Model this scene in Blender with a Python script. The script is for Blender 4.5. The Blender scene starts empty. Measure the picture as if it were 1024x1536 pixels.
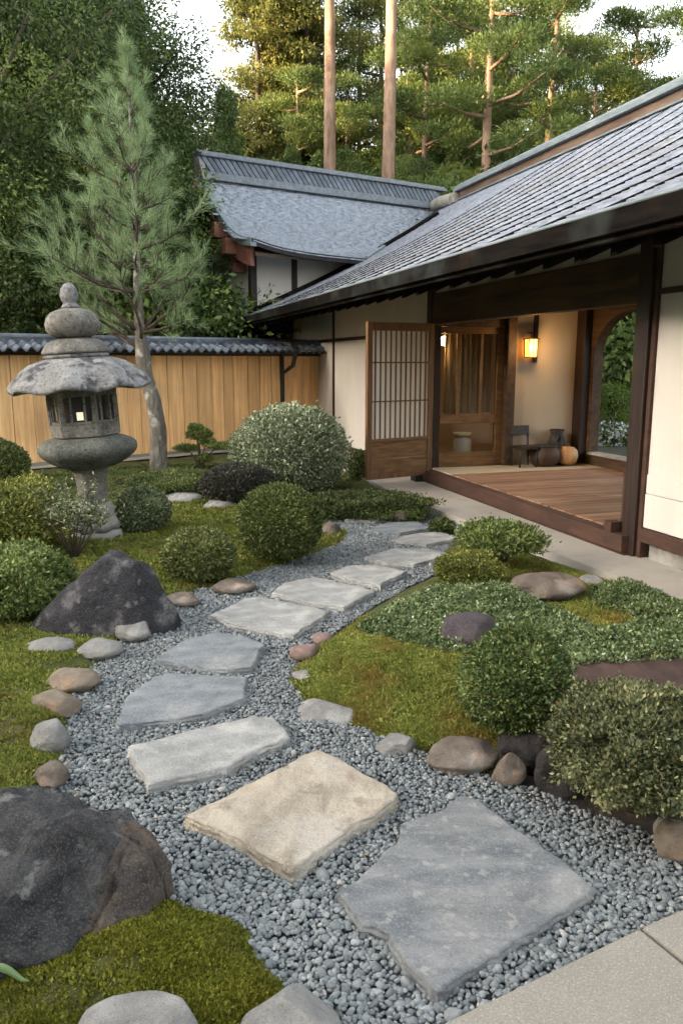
import bpy, math, random
import numpy as np
from math import sin, cos, atan, atan2, degrees, radians, hypot, pi
from mathutils import Vector, noise as mnoise

# ------------------------------------------------------------------ camera, world, sun, exposure
scene = bpy.context.scene
COL = scene.collection
H, F = 1.65, 1200.0                      # eye height (m), focal length in pixels of the 1024x1536 photograph
TH = atan(228 / F)                       # downward pitch
cam_d = bpy.data.cameras.new('camera'); cam = bpy.data.objects.new('camera', cam_d); COL.objects.link(cam)
cam.location = (0, 0, H); cam.rotation_euler = (pi / 2 - TH, 0, 0)
cam_d.sensor_fit = 'VERTICAL'; cam_d.sensor_height = 36.0; cam_d.lens = 36.0 * F / 1536
cam_d.clip_start = 0.05; cam_d.clip_end = 2000
scene.camera = cam

SUN_EL = radians(12); SUN_AZ = (-0.90, -0.36)     # where the sun stands, seen from above
n_ = hypot(*SUN_AZ)
SUN = Vector((SUN_AZ[0] / n_ * cos(SUN_EL), SUN_AZ[1] / n_ * cos(SUN_EL), sin(SUN_EL)))
world = bpy.data.worlds.new('World'); scene.world = world; world.use_nodes = True
nt = world.node_tree; nt.nodes.clear()
sky = nt.nodes.new('ShaderNodeTexSky'); sky.sky_type = 'NISHITA'; sky.sun_disc = False
sky.sun_elevation = SUN_EL; sky.sun_rotation = atan2(SUN_AZ[0], SUN_AZ[1])
sky.air_density = 1.0; sky.dust_density = 3.0; sky.ozone_density = 0.6
hs = nt.nodes.new('ShaderNodeHueSaturation'); hs.inputs['Saturation'].default_value = 0.42
bgn = nt.nodes.new('ShaderNodeBackground'); bgn.inputs['Strength'].default_value = 0.15
wo = nt.nodes.new('ShaderNodeOutputWorld')
tint = nt.nodes.new('ShaderNodeMix'); tint.data_type = 'RGBA'; tint.blend_type = 'MULTIPLY'; tint.inputs['Factor'].default_value = 1.0
tint.inputs['B'].default_value = (1.0, .96, .90, 1)      # evening haze warms the sky's light
nt.links.new(sky.outputs[0], hs.inputs['Color']); nt.links.new(hs.outputs[0], tint.inputs['A']); nt.links.new(tint.outputs['Result'], bgn.inputs['Color'])
nt.links.new(bgn.outputs[0], wo.inputs['Surface'])
sd = bpy.data.lights.new('sun', 'SUN'); sd.energy = 3.0; sd.angle = radians(0.5); sd.color = (1.0, 0.70, 0.38)
so = bpy.data.objects.new('sun', sd); COL.objects.link(so)
so.rotation_euler = SUN.to_track_quat('Z', 'Y').to_euler(); so.location = (-30, -12, 20)
vs = scene.view_settings
vs.view_transform = 'Standard'; vs.look = 'None'; vs.gamma = 1.0; vs.use_curve_mapping = False
vs.exposure = 3.25
scene.cycles.max_bounces = 6; scene.cycles.diffuse_bounces = 3; scene.cycles.glossy_bounces = 3
scene.cycles.transmission_bounces = 6; scene.cycles.transparent_max_bounces = 8
scene.cycles.use_denoising = True

# ------------------------------------------------------------------ measuring: pixels of the photograph -> points of the place
def ray(x, y):
    dx = (x - 512) / F; dy = -(y - 768) / F
    return dx, cos(TH) + dy * sin(TH), -sin(TH) + dy * cos(TH)
def G(x, y, z=0.0):
    a, b, c = ray(x, y); t = (z - H) / c
    return a * t, b * t
def DP(x, y, Y):
    a, b, c = ray(x, y); t = Y / b
    return a * t, Y, H + c * t
# the house: u runs along the facade (away from the viewer), v into the house, origin at the near corner post
OX, OY = G(950, 832, 0.08)
_n = hypot(367, F * cos(TH) + 228 * sin(TH))
UX, UY = -367 / _n, (F * cos(TH) + 228 * sin(TH)) / _n
VX, VY = UY, -UX
def B(u, v): return OX + UX * u + VX * v, OY + UY * u + VY * v
def uv_of(X, Y):
    X = X - OX; Y = Y - OY
    return X * UX + Y * UY, X * VX + Y * VY
def PV(x, y, v):
    a, b, c = ray(x, y); t = (v + OX * VX + OY * VY) / (a * VX + b * VY)
    u, _ = uv_of(a * t, b * t)
    return u, H + c * t

# ------------------------------------------------------------------ things, parts, meshes
def tag(o, label=None, cat=None, group=None, kind=None):
    if label: o['label'] = label
    if cat: o['category'] = cat
    if group: o['group'] = group
    if kind: o['kind'] = kind
    return o
def empty(name, loc, label, cat, group=None, rz=0.0):
    o = bpy.data.objects.new(name, None); COL.objects.link(o); o.location = loc; o.rotation_euler = (0, 0, rz)
    o.empty_display_size = 0.2
    return tag(o, label, cat, group)
def link(name, me, parent=None, loc=(0, 0, 0)):
    o = bpy.data.objects.new(name, me); COL.objects.link(o); o.location = loc
    if parent: o.parent = parent
    return o
def mesh_np(name, verts, faces, mats, midx=None, rnd=None, smooth=False, prnd=None):
    """faces: list of (k,n) int arrays of equal-sided polygons"""
    me = bpy.data.meshes.new(name)
    verts = np.asarray(verts, dtype=np.float32)
    if not isinstance(faces, list): faces = [faces]
    faces = [np.asarray(f, dtype=np.int32) for f in faces if len(f)]
    me.vertices.add(len(verts)); me.vertices.foreach_set('co', verts.ravel())
    nl = sum(f.size for f in faces); npoly = sum(len(f) for f in faces)
    me.loops.add(nl); me.polygons.add(npoly)
    me.loops.foreach_set('vertex_index', np.concatenate([f.ravel() for f in faces]))
    st = []; o = 0
    for f in faces:
        st.append(o + np.arange(len(f), dtype=np.int32) * f.shape[1]); o += f.size
    me.polygons.foreach_set('loop_start', np.concatenate(st).astype(np.int32))
    if not isinstance(mats, (list, tuple)): mats = [mats]
    for m in mats: me.materials.append(m)
    if midx is not None: me.polygons.foreach_set('material_index', np.asarray(midx, dtype=np.int32))
    me.update(calc_edges=True)
    if smooth: me.polygons.foreach_set('use_smooth', np.ones(npoly, dtype=bool))
    if rnd is not None:
        at = me.attributes.new('rnd', 'FLOAT', 'FACE'); at.data.foreach_set('value', np.asarray(rnd, dtype=np.float32))
    if prnd is not None:
        at = me.attributes.new('rnd', 'FLOAT', 'POINT'); at.data.foreach_set('value', np.asarray(prnd, dtype=np.float32))
    return me

class MB:
    """collects boxes, tubes, lathes into ONE mesh"""
    def __init__(s): s.v = []; s.f = []; s.m = []; s.r = []; s.cm = 0; s.sm = []
    def face(s, idx, r=0.5, sm=False): s.f.append(tuple(idx)); s.m.append(s.cm); s.r.append(r); s.sm.append(sm)
    def hexa(s, p, r=None):
        r = random.random() if r is None else r
        b = len(s.v); s.v += [tuple(q) for q in p]
        for q in ((0, 3, 2, 1), (4, 5, 6, 7), (0, 1, 5, 4), (1, 2, 6, 5), (2, 3, 7, 6), (3, 0, 4, 7)): s.face([b + i for i in q], r)
    def box(s, x0, x1, y0, y1, z0, z1, r=None):
        s.hexa([(x0, y0, z0), (x1, y0, z0), (x1, y1, z0), (x0, y1, z0), (x0, y0, z1), (x1, y0, z1), (x1, y1, z1), (x0, y1, z1)], r)
    def hb(s, u0, u1, v0, v1, z0, z1, r=None):            # box in house coordinates (local x = -u, y = v)
        s.box(-max(u0, u1), -min(u0, u1), min(v0, v1), max(v0, v1), z0, z1, r)
    def tube(s, pts, rad, n=8, cap=True, sm=True, r=0.5):
        pts = [Vector(p) for p in pts]
        if not hasattr(rad, '__len__'): rad = [rad] * len(pts)
        b = len(s.v); up = Vector((0.13, 0.27, 0.95))
        for i, p in enumerate(pts):
            t = (pts[min(i + 1, len(pts) - 1)] - pts[max(i - 1, 0)]).normalized()
            a = t.cross(up)
            if a.length < 1e-3: a = t.cross(Vector((1, 0, 0)))
            a.normalize(); c = t.cross(a)
            for k in range(n):
                q = p + (a * cos(2 * pi * k / n) + c * sin(2 * pi * k / n)) * rad[i]
                s.v.append(tuple(q))
        for i in range(len(pts) - 1):
            for k in range(n):
                s.face([b + i * n + k, b + i * n + (k + 1) % n, b + (i + 1) * n + (k + 1) % n, b + (i + 1) * n + k], r, sm)
        if cap:
            s.face([b + k for k in range(n)][::-1], r); s.face([b + (len(pts) - 1) * n + k for k in range(n)], r)
    def lathe(s, prof, n=32, c=(0, 0), lobes=0, amp=0.0, zamp=0.0, ph=0.0, sm=True, r=0.5):
        b = len(s.v)
        for (rr, z, *w) in prof:
            w = w[0] if w else 1.0
            for k in range(n):
                t = 2 * pi * k / n + ph
                q = (1 + w * amp * cos(lobes * t)) if lobes else 1
                s.v.append((c[0] + rr * q * cos(t), c[1] + rr * q * sin(t), z + (w * zamp * cos(lobes * t) if lobes else 0)))
        for i in range(len(prof) - 1):
            for k in range(n):
                s.face([b + i * n + k, b + i * n + (k + 1) % n, b + (i + 1) * n + (k + 1) % n, b + (i + 1) * n + k], r, sm)
        s.face([b + k for k in range(n)][::-1], r, False); s.face([b + (len(prof) - 1) * n + k for k in range(n)], r, False)
    def xform(s, fn): s.v = [fn(*p) for p in s.v]; return s
    def mesh(s, name, mats):
        me = bpy.data.meshes.new(name); me.from_pydata(s.v, [], s.f)
        if not isinstance(mats, (list, tuple)): mats = [mats]
        for m in mats: me.materials.append(m)
        me.polygons.foreach_set('material_index', s.m); me.polygons.foreach_set('use_smooth', s.sm)
        at = me.attributes.new('rnd', 'FLOAT', 'FACE'); at.data.foreach_set('value', s.r)
        me.update(); return me
    def build(s, name, mats, parent=None, bevel=0.0, loc=(0, 0, 0)):
        o = link(name, s.mesh(name, mats), parent, loc)
        if bevel:
            md = o.modifiers.new('bevel', 'BEVEL'); md.width = bevel; md.segments = 2; md.limit_method = 'ANGLE'; md.angle_limit = radians(50)
        return o

# ------------------------------------------------------------------ materials (all procedural)
def mat(name, c1, c2, scale=(4, 4, 4), detail=6, rough=0.75, bump=0.3, bscale=None, dist=0.02, rnd=0.0, speck=None, patch=None,
        lo=0.35, hi=0.65, spec=0.4, nrough=0.6, wave=None, metal=0.0):
    m = bpy.data.materials.new(name); m.use_nodes = True
    t = m.node_tree; N = t.nodes; L = t.links; bs = N['Principled BSDF']
    tc = N.new('ShaderNodeTexCoord'); mp = N.new('ShaderNodeMapping'); mp.inputs['Scale'].default_value = scale
    L.new(tc.outputs['Object'], mp.inputs['Vector'])
    vec = mp.outputs[0]
    if rnd:
        at = N.new('ShaderNodeAttribute'); at.attribute_name = 'rnd'
        ml = N.new('ShaderNodeMath'); ml.operation = 'MULTIPLY'; ml.inputs[1].default_value = 37.0; L.new(at.outputs['Fac'], ml.inputs[0])
        cx = N.new('ShaderNodeCombineXYZ')
        for i in range(3): L.new(ml.outputs[0], cx.inputs[i])
        va = N.new('ShaderNodeVectorMath'); va.operation = 'ADD'; L.new(mp.outputs[0], va.inputs[0]); L.new(cx.outputs[0], va.inputs[1]); vec = va.outputs[0]
    no = N.new('ShaderNodeTexNoise'); no.inputs['Scale'].default_value = 1.0; no.inputs['Detail'].default_value = detail; no.inputs['Roughness'].default_value = nrough
    no.inputs['Distortion'].default_value = 0.4
    L.new(vec, no.inputs['Vector'])
    rp = N.new('ShaderNodeValToRGB'); rp.color_ramp.elements[0].position = lo; rp.color_ramp.elements[1].position = hi
    rp.color_ramp.elements[0].color = (*c1, 1); rp.color_ramp.elements[1].color = (*c2, 1)
    L.new(no.outputs['Fac'], rp.inputs['Fac']); col = rp.outputs[0]
    def mixin(col, colour, sc, p0, p1, amount, det=4):
        n2 = N.new('ShaderNodeTexNoise'); n2.inputs['Scale'].default_value = sc; n2.inputs['Detail'].default_value = det
        L.new(tc.outputs['Object'], n2.inputs['Vector'])
        r2 = N.new('ShaderNodeValToRGB'); r2.color_ramp.elements[0].position = p0; r2.color_ramp.elements[1].position = p1
        r2.color_ramp.elements[0].color = (0, 0, 0, 1); r2.color_ramp.elements[1].color = (amount,) * 3 + (1,)
        L.new(n2.outputs['Fac'], r2.inputs['Fac'])
        mx = N.new('ShaderNodeMix'); mx.data_type = 'RGBA'; L.new(r2.outputs[0], mx.inputs['Factor']); L.new(col, mx.inputs['A'])
        mx.inputs['B'].default_value = (*colour, 1)
        return mx.outputs['Result']
    for pp in (patch or []): col = mixin(col, *pp)
    for pp in (speck or []): col = mixin(col, *pp)
    if rnd:
        mr = N.new('ShaderNodeMapRange'); mr.inputs['To Min'].default_value = 1 - rnd; mr.inputs['To Max'].default_value = 1 + rnd; L.new(at.outputs['Fac'], mr.inputs['Value'])
        mm = N.new('ShaderNodeMix'); mm.data_type = 'RGBA'; mm.blend_type = 'MULTIPLY'; mm.inputs['Factor'].default_value = 1
        L.new(col, mm.inputs['A']); L.new(mr.outputs[0], mm.inputs['B']); col = mm.outputs['Result']
    L.new(col, bs.inputs['Base Color'])
    bs.inputs['Roughness'].default_value = rough; bs.inputs['Specular IOR Level'].default_value = spec; bs.inputs['Metallic'].default_value = metal
    if bump:
        bn = N.new('ShaderNodeTexNoise'); bn.inputs['Scale'].default_value = 1.0; bn.inputs['Detail'].default_value = 8; bn.inputs['Roughness'].default_value = 0.65
        mp2 = N.new('ShaderNodeMapping'); bsc = bscale or scale; mp2.inputs['Scale'].default_value = bsc if hasattr(bsc, '__len__') else (bsc,) * 3
        L.new(tc.outputs['Object'], mp2.inputs['Vector']); L.new(mp2.outputs[0], bn.inputs['Vector'])
        bu = N.new('ShaderNodeBump'); bu.inputs['Strength'].default_value = bump; bu.inputs['Distance'].default_value = dist
        L.new(bn.outputs['Fac'], bu.inputs['Height']); L.new(bu.outputs[0], bs.inputs['Normal'])
    return m

def leafmat(name, cols, trans=0.3, rough=0.55, big=None, brown=False):
    """cols: colour stops over each leaf's own random number"""
    m = bpy.data.materials.new(name); m.use_nodes = True
    t = m.node_tree; N = t.nodes; L = t.links; bs = N['Principled BSDF']; out = N['Material Output']
    at = N.new('ShaderNodeAttribute'); at.attribute_name = 'rnd'
    rp = N.new('ShaderNodeValToRGB'); el = rp.color_ramp.elements
    while len(el) < len(cols): el.new(0.5)
    sc_ = .9 if brown else 1.0
    for i, c in enumerate(cols): el[i].position = sc_ * i / (len(cols) - 1); el[i].color = (*c, 1)
    if brown:
        e = el.new(.93); e.color = (*cols[-1], 1); e = el.new(1.0); e.color = (.17, .10, .045, 1)
    L.new(at.outputs['Fac'], rp.inputs['Fac']); col = rp.outputs[0]
    if big:
        colour, sc, p0, p1, amt = big
        tc = N.new('ShaderNodeTexCoord'); n2 = N.new('ShaderNodeTexNoise'); n2.inputs['Scale'].default_value = sc; n2.inputs['Detail'].default_value = 3
        L.new(tc.outputs['Object'], n2.inputs['Vector'])
        mr = N.new('ShaderNodeMapRange'); mr.inputs['From Min'].default_value = p0; mr.inputs['From Max'].default_value = p1; mr.inputs['To Max'].default_value = amt
        L.new(n2.outputs['Fac'], mr.inputs['Value'])
        mx = N.new('ShaderNodeMix'); mx.data_type = 'RGBA'; L.new(mr.outputs[0], mx.inputs['Factor']); L.new(col, mx.inputs['A']); mx.inputs['B'].default_value = (*colour, 1)
        col = mx.outputs['Result']
    L.new(col, bs.inputs['Base Color']); bs.inputs['Roughness'].default_value = rough; bs.inputs['Specular IOR Level'].default_value = 0.3
    if trans:
        tr = N.new('ShaderNodeBsdfTranslucent'); L.new(col, tr.inputs['Color'])
        ms = N.new('ShaderNodeMixShader'); ms.inputs['Fac'].default_value = trans
        L.new(bs.outputs[0], ms.inputs[1]); L.new(tr.outputs[0], ms.inputs[2]); L.new(ms.outputs[0], out.inputs['Surface'])
    return m
def emit(name, c, s):
    m = bpy.data.materials.new(name); m.use_nodes = True; b = m.node_tree.nodes['Principled BSDF']
    b.inputs['Base Color'].default_value = (*c, 1); b.inputs['Emission Color'].default_value = (*c, 1); b.inputs['Emission Strength'].default_value = s
    return m

MT = {}
MT['plaster'] = mat('plaster', (0.530, 0.497, 0.458), (0.583, 0.552, 0.511), (1.5, 1.5, .7), rough=.92, bump=.12, bscale=60, dist=.004, spec=.1,
                    patch=[((.50, .45, .36), .9, .52, .75, .35), ((.36, .32, .26), 2.6, .60, .80, .22)])
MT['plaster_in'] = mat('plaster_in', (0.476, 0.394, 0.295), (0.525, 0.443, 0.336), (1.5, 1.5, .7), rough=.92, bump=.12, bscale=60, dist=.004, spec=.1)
MT['dark_x'] = mat('dark_wood_along_wall', (.022, .012, .008), (.06, .034, .02), (2, 30, 30), rough=.6, bump=.3, dist=.006)
MT['dark_y'] = mat('dark_wood_across', (.022, .012, .008), (.06, .034, .02), (30, 2, 30), rough=.6, bump=.3, dist=.006)
MT['dark_z'] = mat('dark_wood_upright', (0.012, 0.006, 0.004), (0.033, 0.017, 0.011), (30, 30, 2), rough=.55, bump=.3, dist=.006)
MT['beam'] = mat('brown_beam_wood', (0.028, 0.014, 0.008), (0.090, 0.049, 0.019), (1.2, 14, 14), rough=.65, bump=.3, dist=.006, patch=[((.10, .06, .025), 1.3, .5, .7, .5)])
MT['red_wood'] = mat('red_brown_wood', (0.034, 0.015, 0.010), (0.068, 0.031, 0.019), (3, 12, 12), rough=.7, bump=.25, dist=.005)
MT['bargewood'] = mat('rust_red_wood', (0.120, 0.045, 0.028), (0.180, 0.078, 0.050), (6, 6, 6), rough=.7, bump=.25, dist=.005)
MT['door_z'] = mat('door_wood_upright', (0.086, 0.040, 0.017), (0.184, 0.095, 0.040), (40, 40, 2.2), rough=.55, bump=.25, dist=.004)
MT['door_x'] = mat('door_wood_crosswise', (0.101, 0.049, 0.019), (0.212, 0.113, 0.044), (12, 2.4, 30), rough=.5, bump=.25, dist=.004, patch=[((.09, .045, .02), 6, .55, .7, .6)])
MT['deck'] = mat('deck_wood', (0.136, 0.070, 0.044), (0.273, 0.165, 0.109), (26, 1.6, 10), rough=.45, bump=.3, dist=.004, rnd=.32, patch=[((.32, .225, .16), 1.6, .5, .7, .5)])
MT['floor_pale'] = mat('pale_floor', (0.383, 0.315, 0.212), (0.442, 0.374, 0.264), (30, 3, 3), rough=.6, bump=.1)
MT['paper'] = leafmat('paper', [(.90, .86, .76), (.92, .88, .78)], .08, .9)
MT['fence'] = mat('cedar_fence_boards', (0.694, 0.398, 0.177), (0.970, 0.607, 0.280), (22, 22, 1.1), rough=.6, bump=.25, dist=.004, rnd=.14, patch=[((.38, .20, .09), .8, .5, .75, .5), ((.30, .24, .17), 1.4, .56, .8, .4)])
MT['tile'] = mat('blue_grey_tile', (.045, .055, .072), (.12, .14, .165), (3, 3, 3), rough=.42, bump=.3, bscale=18, dist=.006, rnd=.3, speck=[((.30, .31, .31), 9, .60, .74, .6)])
MT['shingle'] = mat('grey_roof_shingle', (0.137, 0.159, 0.204), (0.262, 0.296, 0.363), (5, 14, 5), rough=.75, bump=.4, bscale=(12, 40, 12), dist=.008, rnd=.09, patch=[((.17, .16, .145), .8, .5, .7, .5), ((.09, .10, .085), 2.2, .58, .74, .5)])
MT['shingle_far'] = mat('grey_wing_shingle', (0.151, 0.172, 0.205), (0.272, 0.301, 0.345), (5, 14, 5), rough=.7, bump=.3, bscale=(12, 40, 12), dist=.006, rnd=.08)
MT['fascia'] = mat('weathered_fascia', (0.003, 0.002, 0.002), (0.010, 0.008, 0.006), (2, 20, 20), rough=.95, spec=.08, bump=.3, dist=.006, patch=[((.04, .02, .014), 3, .60, .70, .25), ((.045, .052, .05), 2.0, .5, .7, .5)])
MT['copper'] = mat('grey_green_metal', (0.124, 0.160, 0.177), (0.211, 0.243, 0.265), (3, 12, 12), rough=.5, bump=.1, metal=.25)
MT['slate_metal'] = mat('slate_grey_metal', (.085, .10, .12), (.16, .18, .20), (3, 12, 12), rough=.6, bump=.15)
MT['ridge_brown'] = mat('brown_ridge_board', (0.078, 0.049, 0.034), (0.135, 0.094, 0.068), (1.5, 10, 10), rough=.75, bump=.2)
MT['ridge_blue'] = mat('slate_ridge_tile', (0.056, 0.071, 0.098), (0.120, 0.139, 0.172), (6, 6, 6), rough=.55, bump=.2, rnd=.25)
MT['near_black'] = mat('near_black_wood', (.006, .005, .0045), (.014, .011, .009), (6, 6, 6), rough=.95, bump=.2, spec=.05)  # near-black wood; on the roof seams it stands for thin shadow lines
MT['black'] = mat('black_lacquer', (.012, .011, .011), (.03, .027, .026), rough=.5, bump=.1)
MT['concrete'] = mat('concrete', (0.288, 0.263, 0.228), (0.374, 0.341, 0.297), (1.6, 1.6, 1.6), rough=.9, bump=.3, bscale=40, dist=.004, speck=[((.22, .21, .19), 5, .56, .75, .45)])
MT['granite'] = mat('granite_paving', (0.192, 0.174, 0.143), (0.245, 0.222, 0.183), (2.5, 2.5, 2.5), rough=.85, bump=.35, bscale=160, dist=.002, speck=[((.12, .115, .11), 190, .52, .66, .55, 3), ((.46, .45, .42), 170, .54, .70, .4, 3)])
def stone(name, c1, c2, sc=4, patch=None, speck=None, bump=.6, bs=16, dist=.02, **k):
    return mat(name, c1, c2, sc if hasattr(sc, '__len__') else (sc,) * 3, rough=.88, bump=bump, bscale=bs, dist=dist, patch=patch, speck=speck, spec=.25, **k)
GR = [((.05, .05, .05), 260, .54, .66, .5, 3), ((.34, .335, .32), 300, .58, .70, .45, 3)]
MT['slate'] = stone('blue_grey_slate', (0.095, 0.106, 0.116), (0.224, 0.224, 0.223), (4, 10, 4), [((.21, .205, .19), 3.0, .50, .70, .5), ((.33, .32, .29), 22, .58, .66, .5), ((.07, .075, .085), 5, .56, .72, .4)], [((.30, .30, .30), 130, .50, .74, .5, 6), ((.03, .035, .04), 90, .54, .74, .3, 6)], .8, 34, .012)
MT['tan'] = stone('tan_sandstone', (.235, .20, .155), (.43, .375, .295), (9, 4, 6), [((.30, .19, .11), 3.2, .53, .68, .55), ((.44, .42, .38), 2.6, .5, .62, .6), ((.17, .14, .11), 9, .60, .70, .6)], [((.52, .49, .44), 130, .58, .68, .5, 4), ((.10, .085, .07), 150, .58, .70, .6, 4)], .9, 30, .016)
MT['pale'] = stone('pale_grey_flagstone', (0.212, 0.212, 0.204), (0.340, 0.336, 0.319), (5, 9, 5), [((.17, .175, .17), 4.5, .54, .68, .6), ((.46, .45, .42), 7, .56, .68, .6)], [((.08, .08, .08), 130, .57, .69, .6, 4), ((.55, .54, .51), 160, .60, .70, .5, 4)], .9, 30, .014)
MT['grey'] = stone('mid_grey_flagstone', (.125, .142, .155), (.235, .25, .26), (4, 8, 4), [((.29, .285, .265), 2.6, .53, .68, .55), ((.08, .09, .10), 8, .58, .70, .5)], [((.36, .36, .35), 140, .58, .68, .5, 4), ((.05, .055, .06), 120, .57, .70, .6, 4)], .9, 30, .014)
MT['rock_dark'] = stone('dark_boulder_rock', (0.015, 0.015, 0.017), (0.052, 0.052, 0.052), 5, [((.16, .155, .15), 3.6, .52, .66, .6), ((.16, .095, .05), 2.6, .57, .66, .7), ((.014, .014, .017), 8, .55, .66, .7), ((.22, .215, .205), 14, .60, .70, .5)], [((.20, .195, .185), 150, .50, .74, .32, 6), ((.012, .012, .013), 90, .52, .66, .6, 5)], .8, 12, .03)
MT['rock_black'] = stone('blue_black_rock', (0.013, 0.013, 0.016), (0.036, 0.035, 0.040), 6, [((.17, .165, .165), 5.5, .55, .66, .65), ((.012, .012, .016), 9, .55, .66, .6), ((.20, .195, .19), 16, .61, .70, .5)], [((.19, .185, .185), 150, .50, .74, .30, 6), ((.012, .012, .014), 70, .52, .66, .6, 5)], .8, 14, .02)
MT['rock_purple'] = stone('purple_rock', (0.037, 0.028, 0.034), (0.080, 0.062, 0.070), 7, [((.12, .10, .105), 5, .55, .7, .5)], GR, .8, 18, .015)
MT['rock_grey'] = stone('grey_edging_stone', (0.140, 0.136, 0.130), (0.252, 0.245, 0.231), 8, [((.44, .42, .39), 6, .55, .7, .5)], GR, .9, 26, .016)
MT['rock_pale'] = stone('pale_edging_stone', (0.173, 0.168, 0.158), (0.255, 0.247, 0.232), 8, [((.30, .27, .23), 6, .55, .7, .5)], GR, .9, 26, .016)
MT['rock_tan'] = stone('tan_edging_stone', (0.139, 0.107, 0.077), (0.218, 0.179, 0.137), 8, [((.27, .16, .095), 5, .55, .68, .55)], GR, .9, 26, .016)
MT['rock_brown'] = stone('brown_boulder', (0.084, 0.066, 0.052), (0.189, 0.150, 0.119), 6, [((.34, .19, .10), 6, .60, .66, .7), ((.38, .36, .33), 3.2, .56, .70, .6)], GR, .9, 24, .018)
MT['rock_pink'] = stone('pink_stone', (0.144, 0.088, 0.072), (0.243, 0.177, 0.155), 9, None, GR, .5, 22, .01)
MT['rock_rust'] = stone('rusty_boulder_rock', (.035, .03, .03), (.11, .085, .065), 6, [((.17, .105, .055), 4.5, .54, .66, .7), ((.03, .028, .03), 5, .55, .68, .8)], [((.20, .18, .15), 150, .52, .74, .5, 6), ((.012, .012, .013), 90, .52, .66, .5, 5)], .9, 14, .025)
MT['lava'] = stone('black_lava_rock', (.022, .019, .019), (.065, .056, .054), 12, None, None, 1.0, 40, .03)
MT['lantern'] = stone('weathered_granite', (0.090, 0.085, 0.076), (0.187, 0.176, 0.155), 7, [((.34, .33, .30), 4.0, .55, .70, .6), ((.17, .135, .10), 2.2, .55, .70, .6)], [((.03, .03, .028), 30, .52, .68, .65, 6), ((.30, .295, .27), 70, .57, .68, .6, 5)], 1.0, 34, .016)
MT['lantern_lt'] = stone('lichen_grey_granite', (0.144, 0.144, 0.142), (0.288, 0.284, 0.277), 5, [((.035, .034, .038), 4.6, .52, .60, .85), ((.36, .36, .35), 9, .58, .66, .6)], [((.03, .03, .03), 40, .52, .68, .6, 6)], 1.0, 34, .016)
MT['lantern_dk'] = stone('green_grey_granite', (0.068, 0.072, 0.064), (0.136, 0.140, 0.124), 7, None, [((.24, .24, .22), 60, .56, .68, .6, 5), ((.02, .02, .02), 40, .54, .68, .6, 6)], 1.0, 40, .016)
MT['ped'] = stone('light_stone_base', (0.184, 0.176, 0.160), (0.304, 0.292, 0.268), 6, [((.15, .14, .125), 3, .55, .7, .6)], GR, .6, 30, .01)
MT['soil'] = mat('shade_dark_soil', (0.014, 0.010, 0.007), (0.043, 0.030, 0.020), (14, 14, 14), rough=.95, bump=.9, bscale=50, dist=.02)  # soil darkened so the hollow's shade sits in its colour
MT['soil_red'] = mat('red_brown_soil', (.042, .024, .020), (.075, .044, .036), (6, 6, 6), rough=.75, bump=.4, bscale=70, dist=.006)
MT['moss_base'] = mat('moss_ground', (0.038, 0.050, 0.010), (0.084, 0.086, 0.017), (5, 5, 5), rough=.95, bump=.9, bscale=90, dist=.02, patch=[((.10, .065, .022), 2.2, .55, .7, .6)])
MT['grav_base'] = mat('gravel_bed', (0.036, 0.042, 0.045), (0.072, 0.081, 0.087), (40, 40, 40), rough=.9, bump=.8, bscale=80, dist=.02)
MT['ground'] = mat('forest_floor', (.02, .022, .01), (.05, .05, .02), (1, 1, 1), rough=.95, bump=.5)
MT['bark_grey'] = mat('grey_lichen_bark', (0.062, 0.055, 0.043), (0.180, 0.164, 0.140), (16, 16, 5), rough=.9, bump=1.0, bscale=(40, 40, 14), dist=.02, patch=[((.42, .41, .37), 7, .56, .66, .6), ((.08, .055, .04), 5, .58, .68, .5)])
MT['bark_pine'] = mat('red_brown_pine_bark', (.15, .095, .065), (.30, .195, .135), (7, 7, 1.4), rough=.9, bump=.8, bscale=(16, 16, 3), dist=.04, patch=[((.36, .27, .20), 2, .5, .7, .5)])
MT['bark_dark'] = mat('dark_bark', (.04, .03, .022), (.10, .078, .055), (10, 10, 2), rough=.9, bump=.8, dist=.03)
MT['twig'] = mat('twig_wood', (.055, .04, .028), (.12, .09, .06), (20, 20, 20), rough=.9, bump=.3)
MT['core'] = mat('shaded_core', (.012, .015, .007), (.035, .038, .016), (30, 30, 30), rough=.95, bump=1.0, bscale=60, dist=.04)  # solid shrub core; shade between the leaves is put into its dark tone

# foliage
LM = {}
LM['topiary'] = leafmat('clipped_box_leaf', [(0.023, 0.039, 0.010), (0.083, 0.116, 0.031), (0.238, 0.255, 0.076)], .2, brown=True)
LM['topiary_lt'] = leafmat('pale_box_leaf', [(0.031, 0.047, 0.013), (0.115, 0.138, 0.040), (0.327, 0.336, 0.118)], .2, brown=True)
LM['topiary_grey'] = leafmat('grey_green_leaf', [(0.034, 0.048, 0.022), (0.131, 0.163, 0.078), (0.414, 0.459, 0.253)], .2, brown=True)
LM['silver'] = leafmat('silver_leaf', [(0.041, 0.062, 0.032), (0.161, 0.201, 0.110), (0.570, 0.612, 0.426)], .2, brown=True)
LM['green_r'] = leafmat('fresh_green_leaf', [(0.022, 0.040, 0.011), (0.086, 0.127, 0.036), (0.258, 0.310, 0.102)], .2, brown=True)
LM['grey_loose'] = leafmat('olive_grey_leaf', [(0.025, 0.032, 0.013), (0.104, 0.121, 0.050), (0.342, 0.336, 0.165)], .2, brown=True)
LM['juniper'] = leafmat('light_juniper', [(0.030, 0.051, 0.013), (0.120, 0.165, 0.045), (0.360, 0.420, 0.135)], .25, brown=True)
LM['yellowish'] = leafmat('yellow_green_leaf', [(0.033, 0.045, 0.010), (0.130, 0.150, 0.030), (0.375, 0.375, 0.090)], .25, brown=True)
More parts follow.
